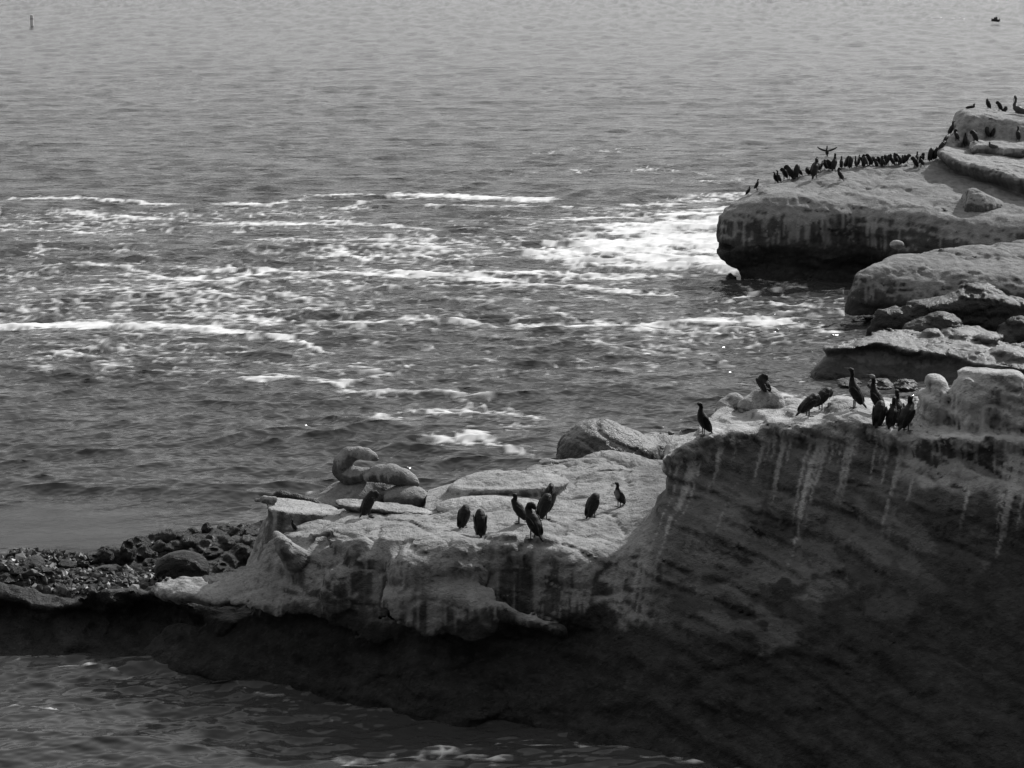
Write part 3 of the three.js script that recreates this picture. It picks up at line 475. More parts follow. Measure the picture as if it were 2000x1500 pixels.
// ---------------------------------------------------------------- the low dark reef at the left, its weed and boulders
const reef = new Field(), reefMat = new THREE.MeshPhysicalMaterial({ vertexColors: true, map: rockMap, bumpMap: rockBump, bumpScale: 0.09, roughness: 0.6, specularIntensity: 0.45 });
reef.mesa([[-160, 1150, 0.9], [-60, 1158, 0.95], [0, 1162, 0.98], [70, 1178, 0.86], [90, 1182, 0.82], [150, 1170, 0.95], [216, 1163, 1.02], [296, 1160, 1.06], [360, 1184, 1.0], [410, 1206, 0.95], [450, 1214, 0.9], [500, 1200, 0.9],
  [600, 1120, 0.8], [600, 1030, 0.55], [520, 1016, 0.5], [400, 1024, 0.45], [330, 1040, 0.45], [200, 1066, 0.42], [130, 1088, 0.42], [60, 1104, 0.42], [-60, 1112, 0.42], [-160, 1120, 0.42]],
  { r: 0.14, prof: (t, x) => 0.18 * bell(t, 0.35, 0.25) - 0.45 * sstep(0.5, 1.2, t) + 0.35 * noise(x * 1.1, t, 4) + 0.15 * noise(x * 3.1, t * 2, 4), inner: [[300, 1110, 0.55], [180, 1120, 0.5], [100, 1135, 0.6], [420, 1090, 0.55], [240, 1140, 0.62], [120, 1150, 0.72]] });
for (const [px, py, y, a, b, c] of [[20, 1135, 0.75, 0.9, 0.22, 0.5], [60, 1112, 0.6, 0.8, 0.2, 0.5], [110, 1105, 0.55, 0.6, 0.2, 0.4], [150, 1098, 0.5, 0.6, 0.22, 0.4], [10, 1160, 0.85, 0.6, 0.16, 0.3], [230, 1085, 0.5, 0.5, 0.2, 0.4]]) reef.blob(P(px, py, y), [a, b, c], { k: 0.2 });
reef.detail = rockDetail(1.7, 0.05, 0.05, 15);
const reefObj = thing('low_reef', P(200, 1160, 0), 'low dark weedy reef at the foot of the ledge on the left', 'reef');
const reefColour = rockColour({ wetTop: 9, wet: 0.03, seed: 15 });
rockPart('rock_body', reef, [-12, -0.5, -43.5], [-1.2, 1.35, -32.8], 0.045, reefColour, reefMat, reefObj);
{ // shell grit and short weed on the flat: tufts, uncountable
  const r = rng(31), g = [], pal = new THREE.Color();
  const leaf = new THREE.IcosahedronGeometry(1, 0), M = new THREE.Matrix4(), n = 9000, im = new THREE.InstancedMesh(leaf, new THREE.MeshStandardMaterial({ roughness: 0.5 }), n);
  let k = 0;
  for (let i = 0; i < 26000 && k < n; i++) {
    const px = -10 + r() * 330, py = 1092 + r() * 74; if (((px - 170) / 180) ** 2 + ((py - 1132) / 40) ** 2 > 0.4 + 0.9 * r()) continue;
    const p = P(px, py, 0.62), y = reef.drop(p[0], p[2], 1.4); if (y === null) continue;
    const s = 0.009 + 0.075 * Math.pow(r(), 5);
    M.compose(new THREE.Vector3(p[0], y + s * 0.3, p[2]), new THREE.Quaternion().setFromEuler(new THREE.Euler(r() * 6, r() * 6, r() * 6)), new THREE.Vector3(s * (1 + r()), s * 0.7, s * (1 + r())));
    im.setMatrixAt(k, M); const v = r() < 0.05 ? 0.2 + 0.2 * r() : 0.012 + 0.04 * r(); im.setColorAt(k, pal.setRGB(v, v, v)); k++;
  }
  im.count = k; im.name = 'weed_and_shells'; im.castShadow = im.receiveShadow = true; scene.add(im); tag(im, 'glistening weed and shell bits covering the flat of the low reef', 'seaweed', null, 'stuff');
}
// boulders: a few shapes, many places
const boulderShapes = [0, 1, 2, 3, 4, 5].map((i) => {
  const f = new Field(), r = rng(100 + i); if (i === 5) { f.blob([0, 0.1, 0], [0.54, 0.42, 0.46]); f.blob([0.2, 0.05, 0.1], [0.34, 0.36, 0.36], { k: 0.2 }); f.detail = rockDetail(0.35, 0.01, 0.2, 40); return paint(f.mesh([-0.75, -0.45, -0.7], [0.75, 0.8, 0.7], 0.052), rockColour({ wetTop: 9, wet: 0.014, seed: 44 }), 1.2); } f.blob([0, 0.1, 0], [0.52, 0.34 + 0.1 * r(), 0.46]); f.blob([0.25 - 0.5 * r(), 0.2, 0.2 - 0.4 * r()], [0.3, 0.24, 0.3], { k: 0.18 }); if (i % 2) f.cut([0.45, 0.4, 0.1], [0.3, 0.3, 0.4], 0.12);
  f.cut([-0.4, 0.45, 0.25], [0.3, 0.25, 0.4], 0.06); f.detail = rockDetail(1.5, 0.04, 0.2, 50 + i * 7);
  return paint(f.mesh([-0.75, -0.35, -0.7], [0.75, 0.8, 0.7], 0.052), rockColour({ wetTop: 9, wet: 0.032, seed: 60 + i }), 1.2);
});
const boulderMat = wetMat;
function boulder(px, py, wpx, hpx, shape, turn, label, group, on = reef, name = 'boulder', d = null) {      // px, py: middle of its foot
  const p = d ? D(px, py, d) : on.trace(px, py) || P(px, py, 0.45), m = new THREE.Mesh(boulderShapes[shape], boulderMat), s = wpx * -p[2] / FOC * 1.03;
  m.name = numbered(name); m.scale.set(s, hpx * -p[2] / FOC * 1.9, s * 0.85); m.position.set(p[0], p[1] + 0.03, p[2] - s * 0.15); m.rotation.y = turn; m.castShadow = m.receiveShadow = true; scene.add(m); return tag(m, label, 'boulder', group);
}
boulder(352, 1130, 96, 50, 5, 0.2, 'largest dark boulder on the reef, squat and smooth, beside the pale tongue of rock');
boulder(447, 1108, 54, 30, 1, 1.0, 'square-topped dark boulder right of the largest boulder on the reef');
boulder(430, 1118, 44, 18, 2, 2.0, 'small flat dark stone in front of the square-topped boulder');
boulder(404, 1040, 24, 22, 3, 0.4, 'small pointed dark rock standing up at the back edge of the reef by calm water');
boulder(480, 1096, 40, 24, 4, 0.7, 'dark boulder wedged against the foot of the pale ledge');
boulder(226, 1098, 46, 30, 1, 0.5, 'leftmost shiny round boulder of the knobbly heap on the reef');
boulder(250, 1086, 40, 30, 2, 1.5, 'shiny boulder second from the left in the knobbly heap');
{
  const lab = 'small wet boulder lying among many others on the low dark reef', grp = 'small boulders strewn on the low reef', r = rng(8);
  for (const [px, py, w, h] of [[205, 1092, 30, 18], [270, 1070, 34, 22], [282, 1092, 36, 22], [300, 1062, 30, 18], [312, 1078, 36, 22], [328, 1060, 30, 20], [345, 1072, 30, 18], [355, 1052, 30, 18], [368, 1066, 34, 20], [385, 1058, 28, 16], [395, 1076, 40, 18], [412, 1062, 36, 18], [425, 1050, 28, 14], [440, 1070, 40, 20], [455, 1048, 28, 16], [462, 1062, 34, 18], [480, 1050, 30, 16], [490, 1066, 36, 20], [500, 1044, 28, 14], [505, 1080, 32, 20], [418, 1084, 36, 16], [472, 1080, 30, 16], [375, 1044, 24, 12], [440, 1036, 24, 12], [470, 1034, 22, 12], [292, 1106, 26, 14], [180, 1098, 26, 14], [160, 1104, 26, 12]].concat([[30, 1118, 34, 14], [62, 1106, 40, 16], [88, 1122, 28, 12], [120, 1110, 36, 14], [15, 1140, 30, 12], [140, 1128, 24, 10], [205, 1120, 30, 12], [245, 1128, 24, 10]]))
    boulder(px + 8 * r() - 4, py + 5 * r() - 2, w * (1.1 + 0.8 * r()), h * (0.8 + 0.6 * r()), Math.floor(r() * 5), r() * 6.28, lab, grp);
}
// ---------------------------------------------------------------- far headland and the rocks between
const farColour = rockColour({ wetTop: 1.5, wet: 0.06, pale: 0.29, stone: 0.11, lipAt: (x, z) => 3.35, run: 1.6, seed: 70, cover: 0.38, fine: 0.6 });
const head = new Field();
{
  const prof = (t, x) => 0.65 * sstep(1.7, 2.9, t) - 0.30 * bell(t, 1.2, 0.9) + 0.3 * noise(x * 0.5, t * 0.6, 9) * sstep(0.3, 1.2, t);
  head.mesa([L(1416, 404, 82.6), L(1430, 398, 81.8), L(1480, 388, 81.2), L(1560, 392, 81), L(1620, 402, 80.8), L(1680, 396, 81), L(1740, 408, 80.4), L(1820, 416, 79.8), L(1870, 430, 79.2), L(1960, 436, 78.8), L(2120, 440, 78.6), L(2300, 440, 78.6),
    L(2300, 285, 90), L(2120, 287, 90), L(1960, 292, 88.5), L(1850, 298, 87.5), L(1790, 308, 87), L(1700, 314, 86.6), L(1640, 318, 86.4), L(1580, 328, 86), L(1520, 346, 85.4), L(1470, 368, 84.4), L(1430, 390, 83.4)],
    { r: 0.95, prof, inner: [L(1500, 370, 83), L(1640, 355, 83.6), L(1740, 355, 83.8), L(1850, 350, 84.2), L(1600, 375, 82.4), L(1720, 382, 82), L(1960, 375, 82.6), L(1850, 395, 81.2)] });
  for (const [px, py, d, a, b, c] of [[1446, 470, 82.6, 0.75, 1.1, 1.1], [1436, 430, 83, 0.55, 0.6, 0.8]]) head.blob(D(px, py, d), [a, b, c], { k: 0.6 });
  head.cut(D(1412, 482, 82), [0.5, 0.14, 0.9], 0.12);
  head.cut(D(1640, 500, 80.2), [1.5, 0.9, 0.9], 0.6);
  head.tube([[...D(1690, 400, 82.4), 0.22], [...D(1745, 394, 82.4), 0.14]], 0.3);
  { const q = (px, py, d, r) => [...D(px, py, d), r]; head.groove = [q(1785, 328, 86.4, 0), q(1750, 334, 86, 0), q(1735, 345, 85.4, 0), q(1722, 362, 84.4, 0), q(1705, 380, 83.4, 0), q(1690, 386, 83, 0)]; }
  { const base = rockDetail(1.0, 0.06, 0.1, 70, 0.07); head.detail = (x, y, z) => { let d = 9; for (let i = 0; i + 1 < head.groove.length; i++) { const p = head.groove[i], q = head.groove[i + 1], ex = q[0] - p[0], ez = q[2] - p[2], t = clamp(((x - p[0]) * ex + (z - p[2]) * ez) / (ex * ex + ez * ez)); d = Math.min(d, Math.hypot(x - p[0] - ex * t, z - p[2] - ez * t)); } return base(x, y, z) + 0.16 * bell(d + 0.08 * noise(x * 2, 1, z * 2), 0, 0.16); }; }   // with the crack across its slope
}
const headObj = thing('far_headland', P(1650, 560, 0), 'far overhanging headland with cormorants crowded along its crest', 'headland');
rockPart('rock_body', head, [7.5, -0.6, -93], [28, 5.6, -76], 0.105, farColour, rockMat, headObj);
const farPiece = (name, build, colour = farColour, mat = rockMat, parent = headObj, cell = 0.075, det = rockDetail(0.8, 0.03, 0.1, 77)) => piece(name, build, colour, mat, parent, cell, det);
const farPale = rockColour({ wetTop: -9, pale: 0.36, stone: 0.18, seed: 72, cover: 0.0, fine: 0.6 });
const farTops = [head];
// the overlapping pale ledges and the pale dome at the upper right
farTops.push(farPiece('ledge', (f) => f.mesa([L(1832, 291, 86.4), L(1848, 303, 85), L(1880, 315, 84), L(1920, 326, 83.2), L(2000, 348, 81.8), L(2120, 362, 81), L(2250, 362, 81), L(2250, 272, 91), L(2120, 272, 91), L(2000, 274, 90.5), L(1920, 280, 90), L(1870, 285, 89)], { r: 0.16, prof: (t) => 0.6 * sstep(0.15, 0.8, t), inner: [L(2000, 312, 85.5), L(1920, 303, 86)] }), farPale));
farTops.push(farPiece('ledge', (f) => f.mesa([L(1888, 290, 86.2), L(1915, 281, 86.6), L(1960, 289, 86.2), L(2000, 292, 86), L(2120, 294, 86), L(2120, 266, 89.4), L(2000, 265, 89.4), L(1950, 265, 89.4), L(1908, 270, 88.6)], { r: 0.2, prof: (t) => 0.2 * sstep(0.2, 0.6, t) }), farPale));
farTops.push(farPiece('dome', (f) => { f.mesa([L(1870, 232, 89.2), L(1884, 226, 88.7), L(1920, 222, 88.5), L(1960, 230, 88.4), L(2000, 236, 88.2), L(2120, 240, 88), L(2120, 222, 92), L(2000, 222, 91), L(1965, 216, 91), L(1940, 209, 91.2), L(1905, 207, 91.2), L(1878, 213, 90.6)], { r: 0.5, prof: (t) => 0.10 * bell(t, 0.9, 0.4) - 0.35 * sstep(0, 1.2, t) }); f.blob(D(1882, 236, 89.6), [0.42, 0.5, 0.6], { k: 0.3 }); }, farPale));
farTops.push(farPiece('ridge', (f) => f.tube([[...D(1842, 296, 88), 0.25], [...D(1858, 282, 88.5), 0.4], [...D(1876, 276, 89), 0.5], [...D(1905, 276, 89.5), 0.6]], 0.3), farPale));
farTops.push(farPiece('rim', (f) => f.mesa([L(1985, 204, 93), L(2000, 212, 92.5), L(2120, 214, 92), L(2120, 192, 95), L(2000, 196, 95)], { r: 0.3 }), farPale));
piece('rock_body', (f) => { f.blob(D(1906, 406, 81), [0.85, 0.78, 0.8], { tilt: -0.3 }); f.blob(D(1934, 408, 81.2), [0.6, 0.5, 0.6], { k: 0.15 }); f.cut(D(1862, 392, 81), [0.42, 1.0, 1.6], 0.03, 0, -0.35); f.cut(D(1940, 366, 81), [1.3, 0.34, 1.6], 0.03, 0, -0.40); f.cut(D(1895, 412, 79.9), [0.42, 0.7, 0.5], 0.03, 0.6, -0.2); }, rockColour({ wetTop: -9, pale: 0.33, stone: 0.14, seed: 74, cover: 0.2 }), rockMat, thing('block_boulder', D(1910, 438, 81), 'angular block of stone lying alone on the slope of the far headland', 'boulder'), 0.05, rockDetail(0.4, 0.02, 0.1, 3));
piece('rock_body', (f) => { f.blob(D(1695, 376, 83.4), [0.30, 0.26, 0.3]); f.blob(D(1708, 381, 83.4), [0.2, 0.16, 0.2], { k: 0.08 }); }, rockColour({ wetTop: -9, pale: 0.3, stone: 0.14, seed: 75 }), rockMat, thing('small_boulder', D(1697, 386, 83.4), 'small round stone in the crack across the far headland', 'boulder'), 0.04);

// second rock, in front of the headland
const second = thing('rounded_rock', P(1800, 640, 0), 'broad smooth rounded rock between the far headland and the low dark rocks', 'rock');
farTops.push(farPiece('rock_body', (f) => { f.mesa([L(1656, 540, 72.4), L(1672, 540, 71.8), L(1700, 530, 71.8), L(1750, 528, 71.8), L(1800, 532, 71.6), L(1900, 540, 71.2), L(2000, 552, 70.8), L(2200, 560, 70.4), L(2200, 452, 77), L(2000, 457, 76.6), L(1900, 465, 76), L(1820, 475, 75.4), L(1760, 483, 75), L(1710, 497, 74.2), L(1672, 517, 73.2)], { r: 1.0, prof: (t, x) => 0.15 * sstep(1, 1.8, t) - 0.1 * t + 0.2 * noise(x * 0.6, t, 3) * sstep(0.3, 1, t), inner: [L(1800, 505, 73.4), L(1900, 508, 73.4), L(1740, 512, 73), L(2000, 505, 73.8)] }); f.cut(D(1800, 604, 69.4), [1.5, 0.7, 0.7], 0.5); f.deep = 1; }, rockColour({ wetTop: 0.7, wet: 0.06, pale: 0.27, stone: 0.10, lipAt: () => 2.0, run: 0.9, seed: 80, cover: 0.42, fine: 0.6 }), rockMat, second, 0.085, rockDetail(1.0, 0.05, 0.1, 80, 0.07)));
piece('stone', (f) => f.blob(D(1752, 478, 75), [0.27, 0.16, 0.2]), farPale, rockMat, second, 0.04);
// dark wet rocks with bright rims
const darkTop = rockColour({ wetTop: 9, wet: 0.03, seed: 90 });
const third = thing('dark_rock', P(1850, 640, 0), 'dark humped rock with a bright rim in front of the broad rounded rock', 'rock');
farPiece('rock_body', (f) => { f.mesa([L(1692, 622, 66.9), L(1720, 616, 66.6), L(1800, 600, 66.6), L(1860, 586, 66.8), L(1900, 576, 67), L(1950, 582, 67), L(2000, 594, 67), L(2150, 600, 67), L(2150, 580, 68), L(2000, 572, 68), L(1950, 558, 68), L(1900, 551, 68), L(1860, 563, 67.8), L(1800, 579, 67.4), L(1740, 589, 67.2), L(1700, 607, 67)], { r: 0.25, inner: [] }); }, darkTop, wetMat, third, 0.07, rockDetail(1.4, 0.09, 0.15, 90));
const humpB = thing('dark_rock', P(1830, 640, 0), 'small dark rounded rock rising just behind the long low rock', 'rock');
farPiece('rock_body', (f) => { f.blob(D(1836, 645, 65.4), [0.85, 0.58, 0.6], {}); f.blob(D(1800, 645, 65.4), [0.6, 0.35, 0.5], { k: 0.2 }); }, darkTop, wetMat, humpB, 0.06, rockDetail(1.0, 0.05, 0.15, 92));
const fourth = thing('low_rock', P(1750, 700, 0), 'long low dark rock with a smooth grey top just beyond the upper terrace', 'rock');
farPiece('rock_body', (f) => { f.mesa([L(1604, 676, 62.9), L(1612, 680, 62.5), L(1660, 676, 62.4), L(1720, 670, 62.6), L(1770, 684, 62.2), L(1840, 690, 62), L(1900, 704, 61.4), L(2000, 724, 60.8), L(2140, 735, 60.4), L(2140, 662, 64.4), L(2000, 674, 64.4), L(1950, 651, 65), L(1900, 635, 65.4), L(1850, 636, 65.2), L(1800, 649, 64.8), L(1750, 641, 64.8), L(1700, 647, 64.4), L(1650, 661, 63.8), L(1614, 674, 63.2)], { r: 0.14, prof: (t, x) => 0.22 * bell(t, 0.3, 0.2) - 0.4 * sstep(0.4, 0.9, t) + 0.2 * noise(x, t, 8), inner: [L(1680, 662, 63.2), L(1850, 662, 63.8)] }); for (const [px, py, d, s] of [[1870, 655, 64.4, 0.36], [1930, 660, 64, 0.4], [1900, 684, 63, 0.36], [1960, 694, 62.4, 0.45], [1820, 650, 64.4, 0.3], [1905, 700, 62, 0.3], [1985, 700, 62, 0.4]]) f.blob(D(px, py, d), [s, s * 0.5, s], { k: 0.15 }); }, rockColour({ wetTop: 0.4, wet: 0.05, pale: 0.17, stone: 0.085, seed: 95, cover: 0.5 }), wetMat, fourth, 0.06, rockDetail(1.2, 0.07, 0.15, 95));
const fifth = thing('dark_rock', P(1990, 670, 0), 'dark rough rock at the right edge behind the long low rock', 'rock');
farPiece('rock_body', (f) => { f.blob(D(1990, 658, 66), [0.62, 0.6, 0.6]); f.blob(D(1962, 668, 65.8), [0.4, 0.4, 0.5], { k: 0.2 }); f.blob(D(2050, 660, 66), [0.8, 0.6, 0.6], { k: 0.2 }); }, darkTop, wetMat, fifth, 0.06, rockDetail(1.6, 0.06, 0.15, 96));
{ // wave-washed stones at the foot of the long low rock
  for (const [px, py, w, h, s] of [[1660, 752, 60, 14, 0], [1720, 757, 70, 16, 1], [1770, 760, 60, 16, 2]]) boulder(px, py, w, h, s, px, ['low wet stone nearest the tip of the long low rock', 'middle one of three low wet stones behind the upper terrace', 'low wet stone behind the upper terrace nearest the pale shoulder'][s], null, fourth, 'wet_stone', 58.5);
  boulder(1428, 548, 24, 16, 3, 1, 'small dark rock at the waterline under the tip of the far headland', null, null, 'wet_stone', 82);
  boulder(1336, 394, 16, 6, 4, 0, 'tiny dark rock awash in the surf left of the far headland', null, null, 'wet_stone', 112);
}
// ---------------------------------------------------------------- the birds
// Poses: chains of [x, y, z, radius] in metres, the bird facing +x, feet at the origin.
const POSES = {
  upright: { body: [[-0.10, 0.15, 0, 0.050], [-0.05, 0.24, 0, 0.095], [0.01, 0.35, 0, 0.100], [0.05, 0.44, 0, 0.070]], neck: [[0.05, 0.44, 0, 0.066], [0.065, 0.52, 0, 0.043], [0.05, 0.60, 0, 0.034], [0.07, 0.655, 0, 0.036], [0.11, 0.67, 0, 0.034]], bill: [[0.135, 0.67], [0.205, 0.665]], tail: [[-0.10, 0.17], [-0.22, 0.02]] },
  tall: { body: [[-0.12, 0.16, 0, 0.050], [-0.06, 0.25, 0, 0.092], [0.00, 0.36, 0, 0.096], [0.04, 0.46, 0, 0.066]], neck: [[0.04, 0.46, 0, 0.062], [0.06, 0.56, 0, 0.040], [0.055, 0.66, 0, 0.034], [0.07, 0.73, 0, 0.036], [0.11, 0.75, 0, 0.033]], bill: [[0.13, 0.755], [0.20, 0.77]], tail: [[-0.12, 0.18], [-0.24, 0.03]] },
  alert: { body: [[-0.10, 0.15, 0, 0.050], [-0.05, 0.23, 0, 0.092], [0.02, 0.34, 0, 0.096], [0.07, 0.42, 0, 0.070]], neck: [[0.07, 0.42, 0, 0.066], [0.11, 0.48, 0, 0.046], [0.07, 0.54, 0, 0.036], [0.075, 0.60, 0, 0.038], [0.115, 0.615, 0, 0.034]], bill: [[0.14, 0.615], [0.22, 0.61]], tail: [[-0.10, 0.17], [-0.22, 0.03]] },
  preen: { body: [[-0.10, 0.14, 0, 0.050], [-0.06, 0.23, 0, 0.096], [-0.01, 0.34, 0, 0.102], [0.03, 0.42, 0, 0.076]], neck: [[0.03, 0.43, 0, 0.070], [0.06, 0.49, 0, 0.046], [0.12, 0.50, 0, 0.038], [0.16, 0.45, 0, 0.038], [0.155, 0.40, 0, 0.034]], bill: [[0.145, 0.38], [0.10, 0.33]], tail: [[-0.10, 0.16], [-0.21, 0.01]] },
  curl: { body: [[-0.08, 0.13, 0, 0.052], [-0.05, 0.22, 0, 0.098], [0.0, 0.33, 0, 0.104], [0.02, 0.41, 0, 0.080]], neck: [[0.02, 0.42, 0, 0.072], [0.06, 0.49, 0.01, 0.048], [0.03, 0.53, 0.03, 0.040], [-0.03, 0.51, 0.06, 0.038], [-0.06, 0.46, 0.07, 0.034]], bill: [[-0.07, 0.44], [-0.09, 0.38]], tail: [[-0.09, 0.15], [-0.19, 0.01]] },
  hunch: { body: [[-0.09, 0.14, 0, 0.050], [-0.06, 0.22, 0, 0.096], [-0.01, 0.33, 0, 0.108], [0.03, 0.42, 0, 0.090], [0.05, 0.46, 0, 0.066]], neck: [[0.04, 0.46, 0, 0.064], [0.085, 0.47, 0, 0.046], [0.11, 0.43, 0, 0.036]], bill: [[0.12, 0.41], [0.13, 0.35]], tail: [[-0.09, 0.16], [-0.20, 0.0]] },
  lean: { body: [[-0.13, 0.14, 0, 0.048], [-0.06, 0.20, 0, 0.088], [0.05, 0.29, 0, 0.096], [0.13, 0.36, 0, 0.074]], neck: [[0.13, 0.37, 0, 0.066], [0.19, 0.38, 0, 0.046], [0.23, 0.33, 0, 0.038], [0.22, 0.27, 0, 0.035]], bill: [[0.215, 0.25], [0.19, 0.19]], tail: [[-0.14, 0.15], [-0.28, 0.03]] },
  back: { body: [[-0.12, 0.14, 0, 0.048], [-0.07, 0.23, 0, 0.088], [0.0, 0.34, 0, 0.090], [0.06, 0.43, 0, 0.064]], neck: [[0.06, 0.43, 0, 0.060], [0.10, 0.51, 0, 0.046], [0.07, 0.575, 0, 0.042], [0.02, 0.58, 0.02, 0.042], [-0.02, 0.54, 0.03, 0.036]], bill: [[-0.03, 0.52], [-0.05, 0.46]], tail: [[-0.12, 0.16], [-0.24, 0.0]] },
  sit: { body: [[-0.18, 0.07, 0, 0.04], [-0.10, 0.09, 0, 0.080], [0.02, 0.10, 0, 0.100], [0.12, 0.12, 0, 0.070]], neck: [[0.12, 0.13, 0, 0.060], [0.15, 0.20, 0, 0.038], [0.13, 0.26, 0, 0.033], [0.165, 0.285, 0, 0.034]], bill: [[0.185, 0.285], [0.25, 0.285]], tail: [[-0.18, 0.08], [-0.32, 0.10]], legs: false },
  lump: { body: [[-0.12, 0.08, 0, 0.05], [-0.06, 0.12, 0, 0.11], [0.03, 0.20, 0, 0.11], [0.06, 0.27, 0, 0.08]], neck: [[0.05, 0.28, 0, 0.07], [0.02, 0.34, 0.02, 0.05], [-0.05, 0.33, 0.05, 0.042], [-0.08, 0.28, 0.06, 0.036]], bill: [[-0.09, 0.26], [-0.11, 0.21]], tail: [[-0.12, 0.09], [-0.24, 0.04]], legs: false },
  pelican: { body: [[-0.34, 0.22, 0, 0.05], [-0.18, 0.28, 0, 0.12], [0.0, 0.34, 0, 0.15], [0.12, 0.40, 0, 0.11]], neck: [[0.12, 0.42, 0, 0.09], [0.18, 0.54, 0, 0.06], [0.13, 0.68, 0, 0.05], [0.12, 0.82, 0, 0.048], [0.16, 0.90, 0, 0.055]], bill: [[0.19, 0.89], [0.24, 0.56]], tail: [[-0.34, 0.24], [-0.50, 0.17]], fat: 0.026 },
};
const plumage = new THREE.MeshPhysicalMaterial({ vertexColors: true, roughness: 0.46, specularIntensity: 0.4, bumpMap: rockBump, bumpScale: 0.012 });
const horn = new THREE.MeshStandardMaterial({ color: new THREE.Color(0.05, 0.05, 0.05), roughness: 0.5 }), skin = new THREE.MeshStandardMaterial({ color: new THREE.Color(0.022, 0.022, 0.022), roughness: 0.55 });
const paleHorn = new THREE.MeshStandardMaterial({ color: new THREE.Color(0.3, 0.3, 0.3), roughness: 0.5 });
function feathers(light) {
  return (x, y, z, nx) => { const sc = noise(x * 26, y * 20, z * 26), b = 0.010 * (1 + 0.5 * sc + 0.5 * fbm(x * 9, y * 9, z * 9, 3)); return clamp(light === 'chest' ? mix(b, 0.16 * (1 + 0.3 * sc), sstep(0.02, 0.09, x - 0.25 * Math.abs(y - 0.36)) * sstep(0.2, 0.27, y) * sstep(0.52, 0.45, y)) : light === 'head' ? mix(b, 0.2, sstep(0.70, 0.73, y)) : light === 'grey' ? 0.055 * (1 + 0.5 * sc) : b, 0.004, 0.4); };
}
function birdBody(pose, cell, light, wingsOut) {
  const f = new Field(), q = POSES[pose];
  f.tube(q.body, 0.03, 0.06); f.tube(q.neck, 0.045, 0.035);
  const b = q.body, up = Math.atan2(b[2][1] - b[1][1], b[2][0] - b[1][0]), mid = [(b[1][0] + b[2][0]) / 2, (b[1][1] + b[2][1]) / 2], s = b[2][3] / 0.1;
  if (!wingsOut) for (const w of [-1, 1]) f.blob([mid[0] - 0.045 * Math.cos(up) - 0.015, mid[1] - 0.045 * Math.sin(up), w * 0.062 * s], [0.205 * s, 0.085 * s, 0.042 * s], { k: 0.010, tilt: up });      // folded wings
  const t = q.tail, ta = Math.atan2(t[1][1] - t[0][1], t[1][0] - t[0][0]), tl = Math.hypot(t[1][0] - t[0][0], t[1][1] - t[0][1]);
  f.blob([(t[0][0] + t[1][0]) / 2, (t[0][1] + t[1][1]) / 2, 0], [tl * 0.58, 0.018, 0.040], { k: 0.03, tilt: ta });
  const lo = [-0.4, -0.06, -0.22], hi = [0.34, 0.86, 0.22]; if (pose === 'pelican') { lo[0] = -0.6; hi[1] = 1.02; }
  const g = paint(nets(lo, hi, cell, (x, z) => f.column(x, z), (c, x, y, z) => f.raw(c, x, y, z)), feathers(light), 0.5); return g;
}
function billGeo(q, fat = 0.018) { const [a, b] = q.bill, d = new THREE.Vector3(b[0] - a[0], b[1] - a[1], 0), l = d.length() * 1.2 + 0.02, g = new THREE.ConeGeometry(fat, l, 6); g.translate(0, l / 2 - 0.02, 0); g.applyQuaternion(new THREE.Quaternion().setFromUnitVectors(new THREE.Vector3(0, 1, 0), d.normalize())); g.translate(a[0], a[1], q.neck[q.neck.length - 1][2]); return g; }
function legGeo(side, len = 0.15, spread = 0.05) {       // shank and a webbed foot with four toes
  const leg = new THREE.CylinderGeometry(0.013, 0.011, len, 6); leg.translate(-0.005, len / 2, side * spread);
  const gs = [leg];
  for (const a of [-0.45, 0, 0.45, 2.6]) { const l = a > 2 ? 0.04 : 0.095, toe = new THREE.CylinderGeometry(0.004, 0.010, l, 5); toe.rotateZ(-Math.PI / 2); toe.translate(l / 2, 0.010, 0); toe.rotateY(-side * 0.35 - a); toe.translate(-0.005, 0, side * spread); gs.push(toe); }
  const web = new THREE.BufferGeometry(); const P3 = [-0.45, 0, 0.45].map((a) => [0.088 * Math.cos(a + side * 0.35), 0.088 * Math.sin(a + side * 0.35)]);
  const v = []; for (let k = 0; k < 2; k++) for (const y of [0.012, 0.004]) { const tri = [[0, 0], P3[k], P3[k + 1]].map((p) => [p[0] - 0.005, y, p[1] + side * spread]); if (y < 0.01) tri.reverse(); v.push(...tri.flat()); }
  web.setAttribute('position', new THREE.Float32BufferAttribute(v, 3)); web.computeVertexNormals();
  const all = gs.map((g) => { const n = g.toNonIndexed(); n.deleteAttribute('uv'); return n; }); all.push(web); return mergeGeometries(all);
}
